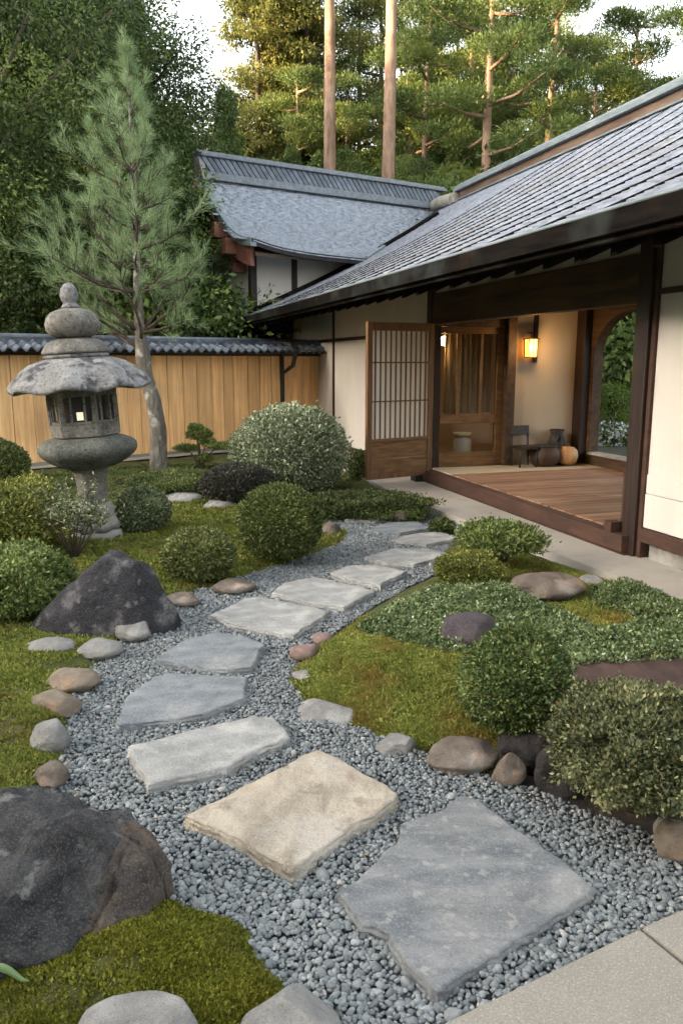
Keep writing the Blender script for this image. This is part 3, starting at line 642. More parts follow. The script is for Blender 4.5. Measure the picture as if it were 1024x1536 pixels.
slab([(408, 888), (430, 873), (470, 865), (530, 877), (562, 886), (515, 909), (470, 905)], .055, MT['pale'], 'flat grey slab beyond the round topiary ball, seventh from the front', 7)
slab([(497, 858), (520, 848), (560, 846), (608, 856), (570, 876), (530, 870)], .055, MT['pale'], 'small pale slab, eighth from the front', 8)
slab([(547, 835), (590, 822), (640, 822), (675, 830), (620, 846), (580, 844)], .05, MT['pale'], 'pale slab beside the spreading bonsai', 9)
slab([(587, 810), (620, 800), (660, 797), (688, 806), (640, 816)], .05, MT['pale'], 'thin pale slab left of the small green tuft', 10)
slab([(553, 795), (580, 783), (625, 782), (645, 792), (600, 798)], .05, MT['grey'], 'grey slab, second from the far end of the path', 11)
slab([(517, 778), (540, 768), (580, 767), (592, 774), (560, 781)], .05, MT['pale'], 'farthest stepping stone, below the dark low hedge', 12)

def litter():
    rng = np.random.default_rng(91); P1 = scatter(GRAVEL, 150, rng); P2 = scatter(LMOSS, 170, rng); P3 = scatter(RM, 90, rng); P = np.concatenate([P1, P2, P3])
    z = np.concatenate([np.full(len(P1), .024), LEFT.z(P2) + .012, RIGHT.z(P3) + .012]); n = len(P)
    D = unit(n, rng); D[:, 2] *= .15; D /= np.linalg.norm(D, axis=1)[:, None]; Nn = unit(n, rng) * .35 + np.array([0, 0, 1.])
    thin = rng.random(n) < .6; Ln = np.where(thin, rng.uniform(.03, .07, n), rng.uniform(.012, .024, n)); Wd = np.where(thin, .0022, Ln * .5)
    V, Fq = leaf_quads(np.column_stack([P, z]), D, Nn, Ln, Wd)
    tag(link('leaf_litter', mesh_np('leaf_litter', V, Fq, leafmat('dry_litter', [(.10, .06, .03), (.20, .12, .05), (.30, .20, .08)], .1), rnd=rng.random(n))), 'dry brown needles and leaf bits strewn over moss and gravel', 'leaf litter', None, 'stuff')
litter()

# granite paving in the near right corner
def flag(pts, label, seed):
    P = px(*pts, z=.07); n = len(P); v = [(x, y, -.05) for x, y in P] + [(x, y, .07) for x, y in P]
    me = bpy.data.meshes.new('paving_slab'); me.from_pydata(v, [], [list(range(n, 2 * n))] + [[i, (i + 1) % n, n + (i + 1) % n, n + i] for i in range(n)]); me.materials.append(MT['granite'])
    o = link('paving_slab', me); md = o.modifiers.new('bevel', 'BEVEL'); md.width = .008; md.segments = 2; md.limit_method = 'ANGLE'
    return tag(o, label, 'paving slab')
flag([(618, 1556), (958, 1392), (1160, 1556), (1000, 1760), (700, 1760)], 'big speckled granite paving slab in the near right corner', 1)
flag([(963, 1389.5), (1100, 1328), (1260, 1430), (1166, 1552)], 'granite paving slab beyond the joint, cut off by the frame', 2)

# ------------------------------------------------------------------ boulders and edging stones
ZL, ZR = .05, .085
def hull_rock(name, base, yaw, sets, label, cat, seed, rough=.02, scl=1.0):
    """boulder of hulls of hand placed corner points (metres from the foot at `base`); each set has its own stone"""
    import bmesh
    X, Y = G(*base, .03); VV = []; FF = []; MI = []; mats = []; o = 0
    for k, (pts, mt_, *crk) in enumerate(sets):
        bm = bmesh.new()
        for q in pts: bm.verts.new(q)
        bmesh.ops.convex_hull(bm, input=bm.verts[:]); bmesh.ops.delete(bm, geom=[v for v in bm.verts if not v.link_faces], context='VERTS')
        bmesh.ops.bevel(bm, geom=bm.edges[:], offset=.012, segments=2, affect='EDGES', profile=.6)
        bmesh.ops.triangulate(bm, faces=bm.faces[:])
        for _ in range(7):
            es = [e for e in bm.edges if e.calc_length() > .022]
            if not es: break
            bmesh.ops.subdivide_edges(bm, edges=es, cuts=1); bmesh.ops.triangulate(bm, faces=bm.faces[:])
        bm.normal_update(); off = Vector((seed * 3.1, k * 7.7, seed))
        mv = []
        for v in bm.verts:
            c = v.co
            d = mnoise.fractal(c * 4.5 + off, .9, 2.1, 6) * .9 + mnoise.noise(c * 2.2 + off) * .8 - max(0, mnoise.noise(c * 7 + off) - .35) * 1.2
            mv.append(c + v.normal * d * rough)
        if crk:
            def cx(z): return float(np.interp(z, [q[1] for q in CRACK[::-1]], [q[0] for q in CRACK[::-1]])) + .018 * mnoise.noise(Vector((z * 16, seed, 0))) + .008 * mnoise.noise(Vector((z * 50, seed, 3)))
            for v in range(len(mv)):
                if bm.verts is not None:
                    q = mv[v]; dd = (q.x - cx(q.z)) * .8
                    if q.y < .2: mv[v] = q + Vector((0, .8, -.35)) * (.045 * math.exp(-(dd / .012) ** 2) + .018 * max(0, min(1, dd / .03)))
        for v, c in zip(bm.verts, mv): v.co = c
        bm.verts.index_update()
        VV.append(np.array([v.co[:] for v in bm.verts])); FF.append(np.array([[v.index for v in f.verts] for f in bm.faces]) + o); mi_ = np.full(len(bm.faces), len(mats)); mats.append(mt_)
        if crk: mi_ = np.array([len(mats) if (lambda q: q.x > cx(q.z) - .012 and q.y < .3)(f.calc_center_median()) else len(mats) - 1 for f in bm.faces]); mats.append(crk[0])
        MI.append(mi_); o += len(bm.verts); bm.free()
    me = mesh_np(name, np.concatenate(VV), np.concatenate(FF), mats, np.concatenate(MI), smooth=True)
    ob = link(name, me, None, (X, Y, .0)); ob.rotation_euler = (0, 0, yaw); ob.scale = (scl, scl, scl); return tag(ob, label, cat)
CRACK = [(.165, .40), (.152, .32), (.135, .26), (.10, .15), (.04, .06), (-.05, .0)]
hull_rock('boulder', (106, 1416), 0, [
    ([(-.66, -.10, -.05), (-.30, -.20, -.05), (.03, -.14, -.05), (.13, -.12, -.05), (.28, .04, -.05), (.30, .26, -.05), (.1, .45, -.05), (-.6, .5, -.05), (-.46, -.17, .20), (-.22, -.18, .20), (-.62, .12, .30), (-.30, .02, .335), (-.10, .10, .405), (.02, .12, .395),
      (.145, .125, .335), (.20, .12, .28), (.25, .10, .16), (.282, .06, .04), (.12, .35, .33), (-.35, .34, .38), (.24, .28, .2), (.06, -.07, .17), (.17, -.06, .10)], MT['rock_dark'], MT['rock_rust'])],
    'huge dark boulder with a rusty cleft in the near left corner', 'boulder', 14, .055, .86)
rock('boulder', (92, 1352, 190, 1424), ZL, MT['rock_dark'], 'small dark rock wedged at the foot of the huge boulder', 'rock', seed=6, cuts=7, kb=.5, rough=.06)
rock('boulder', (66, 1372, 112, 1424), ZL, MT['rock_brown'], 'little brownish stone in the moss under the huge boulder', 'rock', seed=26, cuts=6, kb=.5)
hull_rock('boulder', (148, 946), 0, [
    ([(-.50, .0, -.05), (-.25, -.12, -.05), (.20, -.14, -.05), (.46, .0, -.05), (.48, .2, -.05), (.2, .45, -.05), (-.4, .4, -.05), (-.36, .0, .12), (-.09, .02, .29), (.03, .05, .45), (.10, .05, .462), (.245, .07, .455), (.30, .14, .42), (.05, .2, .49),
      (.14, -.03, .36), (.33, .06, .32), (.44, .08, .16), (.20, -.11, .13), (-.18, -.08, .14), (-.2, .25, .3)], MT['rock_black'])],
    'blue black angular boulder in front of the stone lantern', 'boulder', 8, .026)
rock('boulder', (350, 1470, 514, 1600), ZL - .02, MT['rock_pale'], 'pale angular rock at the bottom edge beside the gravel', 'rock', seed=31, cuts=9, cutd=(.5, .8), rough=.04, sub=5, kb=.4)
rock('boulder', (100, 1492, 318, 1640), ZL + .035, MT['rock_grey'], 'flat grey rock cut off by the bottom of the picture', 'rock', seed=32, cuts=6, kb=.4, rough=.03)
rock('boulder', (660, 919, 745, 980), ZR + .01, MT['rock_purple'], 'squarish purple stone set in the ground cover', 'rock', seed=41, cuts=8, cutd=(.6, .8), rough=.02, kb=.85)
rock('boulder', (763, 856, 877, 901), ZR, MT['rock_brown'], 'long smooth brown boulder lying on the brownish moss', 'boulder', seed=42, cuts=5, cutd=(.7, .9), rough=.05, kb=.7)
rock('boulder', (634, 1098, 752, 1164), .0, MT['rock_brown'], 'rounded brown and grey boulder edging the gravel below the dry moss', 'boulder', seed=43, cuts=6, cutd=(.66, .9), rough=.05, kb=.7)
rock('boulder', (736, 1128, 789, 1182), .0, MT['rock_brown'], 'small brown upright rock against the rounded boulder', 'rock', seed=44, cuts=5, rough=.03, kb=.8)
rock('lava_rock', (798, 1100, 892, 1208), -.02, MT['lava'], 'pitted black lava rock in the dark hollow', 'rock', seed=45, cuts=2, rough=.10, kb=.7)
rock('lava_rock', (745, 1085, 845, 1165), .0, MT['lava'], 'black lava rock under the round shrub', 'rock', seed=46, cuts=2, rough=.10, kb=.7)
rock('boulder', (560, 1095, 628, 1136), .0, MT['rock_grey'], 'grey squarish edging rock left of the rounded boulder', 'rock', seed=47, cuts=8, cutd=(.55, .8), kb=.6)
rock('boulder', (440, 1046, 545, 1096), -.02, MT['rock_grey'], 'long flat grey rock along the bend of the gravel', 'rock', seed=48, cuts=6, kb=.5)
rock('edging_stone', (980, 1228, 1040, 1292), .0, MT['rock_tan'], 'tan boulder cut off by the picture edge, below the olive shrub', 'stone', seed=49, cuts=3, rough=.02, kb=.8)
rock('edging_stone', (978, 1226, 1012, 1262), .02, MT['rock_pale'], 'pale round stone against the tan boulder below the olive shrub', 'stone', seed=50, cuts=3, rough=.02, kb=.8)
rock('edging_stone', (996, 1042, 1034, 1082), .17, MT['rock_pink'], 'pinkish stone half hidden by the olive shrub at the picture edge', 'stone', seed=51, cuts=4, kb=.8)
EL = 'stones edging the left lawn'
for i, (bb, m, lab) in enumerate([
    ((38, 952, 112, 994), 'rock_pale', 'rounded pale stone, the one deepest in the left lawn'), ((116, 956, 184, 992), 'rock_pale', 'pale flat topped stone right of the rounded pale one'),
    ((68, 998, 152, 1040), 'rock_tan', 'long tan stone on the lawn edge'), ((45, 1032, 121, 1080), 'rock_tan', 'beige oval stone just below the long tan one'),
    ((44, 1078, 106, 1134), 'rock_grey', 'dark grey stone below the beige oval stone'), ((45, 1142, 102, 1186), 'rock_brown', 'brown and cream stone just behind the huge boulder'),
    ((172, 930, 229, 964), 'rock_grey', 'grey oval stone beside the path, nearest the blue black boulder'), ((226, 907, 265, 925), 'rock_grey', 'small grey pebble like stone above the grey oval one'),
    ((246, 886, 304, 912), 'rock_brown', 'flat brown stone right of the blue black boulder'), ((318, 866, 384, 892), 'rock_brown', 'long low brownish stone under the low clipped shrub'),
    ((478, 783, 510, 806), 'rock_brown', 'brown stone at the tip of the far lawn'), ((92, 1142, 108, 1156), 'rock_pale', 'tiny white stone beside the brown and cream one')]):
    rock('edging_stone', bb, ZL - .035, MT[m], lab, 'stone', EL, seed=60 + i, cuts=5, cutd=(.6, .9), rough=.045, kb=.68, sub=4)
ER = 'stones edging the right bed'
for i, (bb, m, lab) in enumerate([
    ((434, 964, 482, 994), 'rock_pink', 'reddish stone at the left tip of the dry moss'), ((468, 947, 502, 970), 'rock_pink', 'pale pink stone above the reddish one'),
    ((438, 1002, 482, 1022), 'rock_grey', 'low grey stone sunk in the dry moss'), ((698, 863, 742, 882), 'rock_grey', 'small grey stone below the spreading bonsai'),
    ((868, 862, 906, 886), 'rock_grey', 'grey stone right of the long brown boulder'), ((590, 766, 612, 782), 'rock_brown', 'small brown stone below the low hedge')]):
    rock('edging_stone', bb, .03 if i < 3 else ZR - .03, MT[m], lab, 'stone', ER, seed=90 + i, cuts=5, cutd=(.6, .9), rough=.028, kb=.6, sub=3)
for i, (bb, lab) in enumerate([((303, 750, 362, 768), 'flat pale stone in front of the dusky mound'), ((243, 740, 306, 757), 'flat pale stone behind the round shrub by the lantern')]):
    rock('lawn_stone', bb, ZL - .03, MT['rock_pale'], lab, 'stone', 'flat stones on the far lawn', seed=110 + i, cuts=4, kb=.5, sub=3)

# ------------------------------------------------------------------ shrubs
shrub('topiary_ball', (357, 726, 482, 842), ZL, LM['topiary'], 26000, .031, 'largest clipped round topiary ball, with a bare foot showing', 'topiary', seed=3, lump=.05, thick=.10, rag=.05)
shrub('topiary_ball', (172, 732, 255, 799), ZL, LM['topiary_grey'], 13000, .034, 'small grey green topiary ball beside the stone lantern', 'topiary', seed=4, lump=.05, thick=.10, rag=.05)
shrub('topiary_ball', (245, 792, 352, 870), ZL, LM['topiary_lt'], 16000, .033, 'squat pale green clipped shrub between the topiary ball and the blue black boulder', 'topiary', seed=5, lump=.07, thick=.12, rag=.06)
shrub('silver_shrub', (350, 611, 522, 745), ZL, LM['silver'], 26000, .042, 'big domed silvery shrub against the house wall, stems showing', 'shrub', seed=6, lump=.10, thick=.35, stems=26, core=0, rag=.12)
shrub('dusky_mound', (302, 694, 412, 757), ZL, LM['purple'], 16000, .035, 'low dusky purple green mound below the silvery shrub', 'shrub', seed=7, lump=.06, thick=.1)
shrub('shrub', (-70, 657, 40, 742), ZL, LM['topiary'], 16000, .035, 'round dark green shrub cut off by the left edge near the fence', 'shrub', seed=8, lump=.06, rag=.06)
shrub('loose_shrub', (-60, 732, 90, 836), ZL, LM['yellowish'], 16000, .036, 'loose yellow green shrub behind the light juniper', 'shrub', seed=9, lump=.22, thick=.35, rag=.18, k=34, stems=12, core=.62)
shrub('juniper', (-60, 818, 98, 926), ZL, LM['juniper'], 26000, .032, 'light green clumpy juniper at the left edge', 'juniper', seed=10, lump=.26, k=40, width=.035, thick=.2, rag=.12)
shrub('round_shrub', (688, 944, 855, 1108), .075, LM['green_r'], 40000, .019, 'fresh green rounded shrub beside the purple stone', 'shrub', seed=11, lump=.09, thick=.2, rag=.08, cut=-.6, stems=14)
shrub('olive_shrub', (832, 1030, 1085, 1206), .09, LM['grey_loose'], 62000, .0185, 'wide shaggy olive grey shrub at the right edge, overhanging the dark hollow', 'shrub', seed=12, lump=.30, k=60, width=.028, thick=.26, rag=.14, stems=16, cut=-.4, core=.68, kb=1.1)
shrub('low_hedge', (464, 734, 640, 782), .02, LM['hedge'], 20000, .028, minr=.13, label='low dark green spreading hedge along the gravel below the silvery shrub', cat='hedge', seed=13, lump=.34, k=40, width=.03, thick=.28, rag=.25, depth=.6)
shrub('moss_shrub', (652, 826, 748, 882), ZR, LM['yellowish'], 14000, .020, 'low mossy green cushion left of the spreading bonsai', 'shrub', seed=14, lump=.12, thick=.2, rag=.1)
shrub('grass_tuft', (646, 779, 680, 801), .02, LM['hedge'], 2500, .026, 'little green tuft beside the thin pale slab', 'plant', seed=15, lump=.2, rag=.3)
shrub('grass_tuft', (586, 761, 634, 782), .02, LM['juniper'], 3500, .026, 'bright green tuft beside the small brown stone', 'plant', seed=16, lump=.2, rag=.3)
shrub('pine_foot_plant', (196, 704, 338, 742), ZL, LM['hedge'], 15000, .03, 'low olive plants round the foot of the young pine', 'plant', seed=17, minr=.15, lump=.22, thick=.2, rag=.2)
shrub('small_shrub', (520, 676, 556, 722), .03, LM['topiary'], 4000, .03, 'small dark green shrub at the foot of the house wall', 'shrub', seed=18, lump=.15, rag=.2)

# twiggy plant beside the lantern post
def twiggy(name, x, y, h, spread, n, label, lm, seed, leafn=900):
    rng = np.random.default_rng(seed); X, Y = G(x, y, ZL); zb = LEFT.zat(X, Y)
    root = empty(name, (X, Y, zb), label, 'plant'); mb = MB(); Ps = []
    for i in range(n):
        t = rng.uniform(0, 2 * pi); top = Vector((cos(t) * spread * rng.uniform(.3, 1), sin(t) * spread * .6, h * rng.uniform(.55, 1)))
        mid = top * .5 + Vector((rng.normal() * .05, rng.normal() * .05, .05)); mb.tube([(0, 0, -.03), mid, top], [.008, .006, .002], 5)
        for j in range(2):
            s = mid.lerp(top, rng.uniform(0, .7)); e = s + Vector((rng.normal() * .16, rng.normal() * .1, rng.uniform(.05, .2))); mb.tube([s, e], [.004, .0015], 4); Ps.append(np.array([s.lerp(e, q) for q in rng.random(12)]))
        Ps.append(np.array([mid.lerp(top, q) for q in rng.random(14)]))
    mb.build('stem', MT['twig'], root)
    P = np.concatenate(Ps); P = P[rng.integers(0, len(P), leafn)] + rng.normal(size=(leafn, 3)) * .025
    D = unit(leafn, rng); D[:, 2] += .4
    V, Fq = leaf_quads(P, D / np.linalg.norm(D, axis=1)[:, None], unit(leafn, rng), .04, .014)
    link('foliage', mesh_np(name + '_leaves', V, Fq, lm, rnd=rng.random(leafn)), root)
twiggy('twiggy_plant', 112, 838, .62, .34, 14, 'sparse twiggy plant with bare stems beside the lantern post', LM['topiary_grey'], 3, 1400)

# layered bonsais
def bonsai(name, base, zb, pads, lm, label, seed, leaf=.02, trunk=.03, yz=None):
    rng = np.random.default_rng(seed); X, Y = G(*base, zb); root = empty(name, (X, Y, zb), label, 'bonsai'); mb = MB(); Vs = []; Fs = []; R = []; o = 0
    fd = Y * cos(TH) - (zb - H) * sin(TH); s = fd / F
    trunk_top = None
    for (dx, dy, w, h, n) in pads:
        c = np.array([dx * s, rng.normal() * .03, dy * s / cos(TH * 1.6)]); a = w * s / 2; hz = h * s / 2
        d = unit(n, rng); rr = lumps(d, rng, 18, .16, .06) * (1 - .3 * rng.random(n) ** 2)
        P = c + d * rr[:, None] * np.array([a, a * .75, hz])
        D = d * np.array([.6, .6, .3]) + unit(n, rng) * .7 + np.array([0, 0, .5]); D /= np.linalg.norm(D, axis=1)[:, None]
        V, Fq = leaf_quads(P, D, unit(n, rng) + np.array([0, 0, .6]), leaf * rng.uniform(.6, 1.2, n), leaf * .36)
        Vs.append(V); Fs.append(Fq + o); o += len(V); R.append(rng.normal(.5, .2, n).clip(0, 1))
        mid = Vector((c[0] * .35, c[1] * .5, max(.02, c[2] * .55))); mb.tube([(0, 0, -.03), mid, Vector(c)], [trunk, trunk * .75, trunk * .3], 7)
    link('foliage', mesh_np(name + '_foliage', np.concatenate(Vs), np.concatenate(Fs), lm, rnd=np.concatenate(R)), root)
    mb.build('trunk', MT['twig'], root)
shrub('bonsai', (694, 783, 808, 838), ZR + .10, LM['juniper'], 15000, .026, 'pale green feathery spreading bonsai in front of the wooden deck', 'bonsai', seed=5, minr=.2, lump=.34, k=46, width=.025, thick=.3, rag=.3, core=.5, kb=.9, stems=8, cut=-.35)
bonsai('bonsai', (300, 704), ZL, [(0, 50, 36, 16, 1500), (-20, 30, 34, 9, 1100), (30, 34, 42, 8, 1300), (8, 16, 20, 12, 600), (-4, 60, 20, 8, 500), (12, 40, 24, 8, 700)], LM['juniper'], 'tiny layered bonsai in front of the cedar fence', 6, .045, .02)

# pale broad leaf in the near left corner
def broad_leaf():
    X, Y = G(-30, 1492, ZL); mb = MB(); L = []
    for i in range(13):
        t = i / 12; p = Vector((X + .135 * t, Y - .01 * t, LEFT.zat(X, Y) + .03 + .035 * sin(pi * min(t * 1.15, 1)) )); w = .013 * (1 - t ** 3) * (0.5 + t) + .0008
        L += [(p.x, p.y - w * .5, p.z - w * .7), (p.x, p.y, p.z + .002), (p.x, p.y + w * .5, p.z + w * .6)]
    f = [(3 * i + k, 3 * i + k + 1, 3 * i + k + 4, 3 * i + k + 3) for i in range(12) for k in range(2)]
    o = link('broad_leaf', mesh_np('broad_leaf', L, np.array(f), leafmat('pale_leaf_blade', [(.16, .24, .10), (.2, .28, .13)], .3, .4), smooth=True))
    md = o.modifiers.new('thick', 'SOLIDIFY'); md.thickness = .0012
    tag(o, 'single pale green leaf blade over the moss in the near left corner', 'leaf')
broad_leaf()
# fallen leaves
for i, (x, y, lab) in enumerate([(980, 985, 'orange fallen leaf on the red brown soil, nearest the ground cover'), (941, 1027, 'orange fallen leaf on top of the olive shrub'), (962, 1030, 'smaller orange fallen leaf right of the other one on the olive shrub')]):
    z = ZR + .02 if i == 0 else .30
    X, Y = G(x, y, z); V, Fq = leaf_quads(np.array([[0, 0, 0.]]), np.array([[.9, .2, .25]]), np.array([[.2, -.5, .8]]), .034, .022)
    o = link('fallen_leaf', mesh_np('fallen_leaf', V, Fq, leafmat('autumn_leaf', [(.5, .22, .06), (.6, .3, .1)], .2), rnd=[.5]), None, (X, Y, z)); tag(o, lab, 'leaf', 'fallen orange leaves')
# grass sprouting at the pale slab's edge
for x, y, lab in ((252, 1172, 'grass tuft at the near left corner of the pale oblong slab'), (330, 1152, 'grass tuft at the middle of the pale oblong slab\'s front edge'), (392, 1122, 'grass tuft at the right end of the pale oblong slab')):
    P0 = np.array(G(x, y, .02)); rng = np.random.default_rng(x); n = 120
    Q = np.column_stack([P0 + rng.normal(size=(n, 2)) * np.array([.045, .015]), np.full(n, .012)]); D = unit(n, rng); D[:, 2] = abs(D[:, 2]) + .5
    V, Fq = leaf_quads(Q - np.append(P0, 0), D / np.linalg.norm(D, axis=1)[:, None], unit(n, rng), rng.uniform(.015, .04, n), .004)
    tag(link('grass_tuft', mesh_np('grass_tuft', V, Fq, LM['moss_n'], rnd=rng.random(n)), None, (*P0, 0)), lab, 'grass', 'grass tufts at the pale slab', 'stuff')

# ------------------------------------------------------------------ stone lantern
def stone_lantern():
    X, Y = G(148, 806, ZL)
    root = empty('stone_lantern', (X, Y, ZL - .01), 'tall weathered stone lantern with a mushroom roof and a lit window', 'stone lantern')
    root.rotation_euler = (0, radians(-3.4), radians(8))
    b = MB(); b.lathe([(.0, -.08), (.20, -.08), (.215, .02), (.205, .065), (.17, .085), (.0, .086)], 40, lobes=6, amp=.05); b.build('base', MT['ped'], root)
    b = MB(); b.lathe([(.0, .085), (.185, .086), (.19, .14), (.165, .19), (.15, .23), (.165, .28), (.14, .33), (.0, .331)], 48, lobes=6, amp=.10, ph=.3); b.build('pedestal', MT['ped'], root)
    b = MB(); b.lathe([(.0, .331), (.125, .331), (.13, .36), (.135, .50), (.15, .62), (.168, .655), (.0, .656)], 6, sm=False, ph=.2); b.build('shaft', MT['lantern'], root, .012)
    b = MB(); b.lathe([(.0, .656), (.22, .657), (.345, .715), (.435, .785), (.452, .85), (.425, .90), (.31, .945), (.0, .951)], 6, sm=False, ph=radians(-120)); pf = b.build('platform', MT['lantern_dk'], root, .035); pf.modifiers['bevel'].segments = 4; pf.modifiers['bevel'].angle_limit = radians(15); pf.data.polygons.foreach_set('use_smooth', [True] * len(pf.data.polygons))
    # light chamber: hexagonal, with openings
    fb = MB(); R = .305; ph = radians(-90 - 30)
    pts = [(R * cos(ph + i * pi / 3), R * sin(ph + i * pi / 3)) for i in range(6)]
    fb.lathe([(.0, .951), (R, .951), (R * 1.01, 1.06), (.0, 1.061)], 6, ph=ph, sm=False)
    fb.lathe([(.0, 1.30), (R, 1.30), (R * 1.02, 1.36), (.0, 1.361)], 6, ph=ph, sm=False)
    bars = MB()
    for i in range(6):
        a, c = Vector((*pts[i], 0)), Vector((*pts[(i + 1) % 6], 0)); e = (c - a).normalized(); nr = Vector((e.y, -e.x, 0)); Lg = (c - a).length
        def bar(m, t0, t1, d0, d1, z0, z1):
            q = [a + e * (Lg * t) + nr * d for t, d in ((t0, d0), (t1, d0), (t1, d1), (t0, d1))]
            m.hexa([(p.x, p.y, z0) for p in q] + [(p.x, p.y, z1) for p in q])
        bar(fb, -.02, .10, -.045, .0, 1.06, 1.30); bar(fb, .90, 1.02, -.045, .0, 1.06, 1.30)
        for t in ((.28, .34), (.66, .72)): bar(bars, t[0], t[1], -.035, -.012, 1.06, 1.30)
        bar(bars, .10, .90, -.033, -.014, 1.062, 1.085)
    fb.build('light_chamber', MT['lantern'], root, .005); bars.build('lattice', MT['lantern'], root, .002)
    w = MB(); w.lathe([(.0, 1.062), (.19, 1.062), (.19, 1.299), (.0, 1.2995)], 6, ph=ph, sm=False); core = w.build('lamp_box', MT['black'], root)
    p = MB(); p.box(-.028, .028, -.1735, -.168, 1.095, 1.165); pane = p.build('lamp_pane', emit('lamp_paper', (1, .86, .62), .085), core)
    # roof: mushroom cap with lobed, curled rim
    r = MB(); r.lathe([(.0, 1.362), (.40, 1.362, 0), (.55, 1.352, .6), (.592, 1.358, 1), (.588, 1.39, 1), (.555, 1.435, .9), (.49, 1.515, .7), (.41, 1.580, .4), (.30, 1.622, .1), (.26, 1.632, 0), (.0, 1.633)], 96, lobes=8, amp=.045, zamp=.02, ph=.2)
    r.build('roof', MT['lantern_lt'], root)
    k = MB(); k.lathe([(.0, 1.632), (.275, 1.633), (.28, 1.66), (.25, 1.668), (.0, 1.669)], 48); k.build('rim', MT['lantern_lt'], root)
    k = MB(); k.lathe([(.0, 1.669), (.285, 1.670), (.288, 1.69), (.25, 1.75), (.20, 1.785), (.14, 1.80), (.0, 1.801)], 48); k.build('disc', MT['lantern'], root)
    k = MB(); k.lathe([(.0, 1.80), (.14, 1.801), (.195, 1.83), (.228, 1.88), (.232, 1.925), (.215, 1.98), (.17, 2.025), (.10, 2.05), (.0, 2.055)], 48); k.build('ball', MT['lantern'], root)
    k = MB(); k.lathe([(.0, 2.052), (.07, 2.053), (.078, 2.07), (.06, 2.09), (.055, 2.10), (.072, 2.125), (.078, 2.17), (.065, 2.22), (.035, 2.26), (.0, 2.272)], 32); k.build('finial', MT['lantern_lt'], root)
stone_lantern()

# ------------------------------------------------------------------ cedar fence with its tiled coping
def fence():
    A = Vector((-7.6, 9.45, 0)); E2 = Vector((*B(9.8, -.02), 0)); d = (E2 - A); L = d.length; ang = atan2(d.y, d.x)
    root = empty('wooden_fence', tuple(A), 'honey coloured cedar board fence with a dark tiled coping', 'fence', rz=ang)
    rng = np.random.default_rng(2); b = MB(); x = 0; i = 0
    while x < L:
        w = rng.uniform(.21, .33); y = rng.normal() * .003; b.box(x, min(x + w - .013, L), y - .014, y + .014, .12, 1.72, float(rng.random())); x += w
    b.build('board_panel', MT['fence'], root, .003)
    b = MB(); b.box(0, L, -.05, .06, -.02, .118); b.box(0, L, -.16, .10, -.05, .04); b.build('base_rail', MT['ped'], root, .006)
    b = MB(); b.box(0, L, -.05, .05, 1.722, 1.80); b.box(0, L, -.27, .27, 1.765, 1.80); b.build('top_rail', MT['dark_x'], root, .004)
    xs = np.arange(.9, L, 2.2)
    # coping: pan and roll tiles in courses, both slopes
    t = MB(); pitch = .16; n = int(L / pitch)
    for side in (-1, 1):
        for c in range(3):
            s0 = .46 - c * .15; z0 = 1.78 + c * .042
            for k in range(n):
                x0 = k * pitch; r = float(rng.random()); seg = 8; bb = len(t.v); dz = rng.normal() * .005
                for j in range(seg + 1):
                    u = j / seg; hz = .030 * cos(2 * pi * u) + dz
                    for (yy, zz) in ((s0, z0 + hz), (s0, z0 + hz + .024), (s0 - .19, z0 + .058 + hz + .012)):
                        t.v.append((x0 + u * (pitch + .004), side * yy, zz + .012))
                for j in range(seg):
                    q = bb + j * 3
                    t.face([q, q + 3, q + 4, q + 1], r, False); t.face([q + 1, q + 4, q + 5, q + 2], r, True)
    t.build('roof_tiles', MT['tile'], root)
    rd = MB()
    for c in range(3):
        w = .13 - .018 * c; x = 0
        while x < L:
            l = rng.uniform(.35, .6); rd.box(x, min(x + l - .006, L), -w - rng.random() * .008, w, 1.895 + c * .03, 1.922 + c * .03, float(rng.random())); x += l
    rd.tube([(0, 0, 1.985), (L, 0, 1.985)], .05, 12)
    rd.build('ridge_tiles', MT['tile'], root)
    # black post with strap in front of the boards
    Xp, Yp = G(421, 640); tpar = None
    for k in range(2000):
        q = A + d * (k / 2000); xx = 512 + F * q.x / (q.y * cos(TH) - (1.3 - H) * sin(TH))
        if xx >= 421: tpar = L * k / 2000; break
    b = MB(); b.box(tpar - .03, tpar + .03, -.075, -.016, .0, 1.765); b.build('post', MT['black'], root, .004)
    b = MB(); b.tube([(tpar, -.10, 1.95), (tpar - .02, -.34, 1.93), (tpar, -.47, 1.80), (tpar + .01, -.36, 1.55), (tpar, -.10, 1.42)], [.035, .04, .045, .04, .03], 10); b.build('strap', MT['black'], root)
    return root
fence()

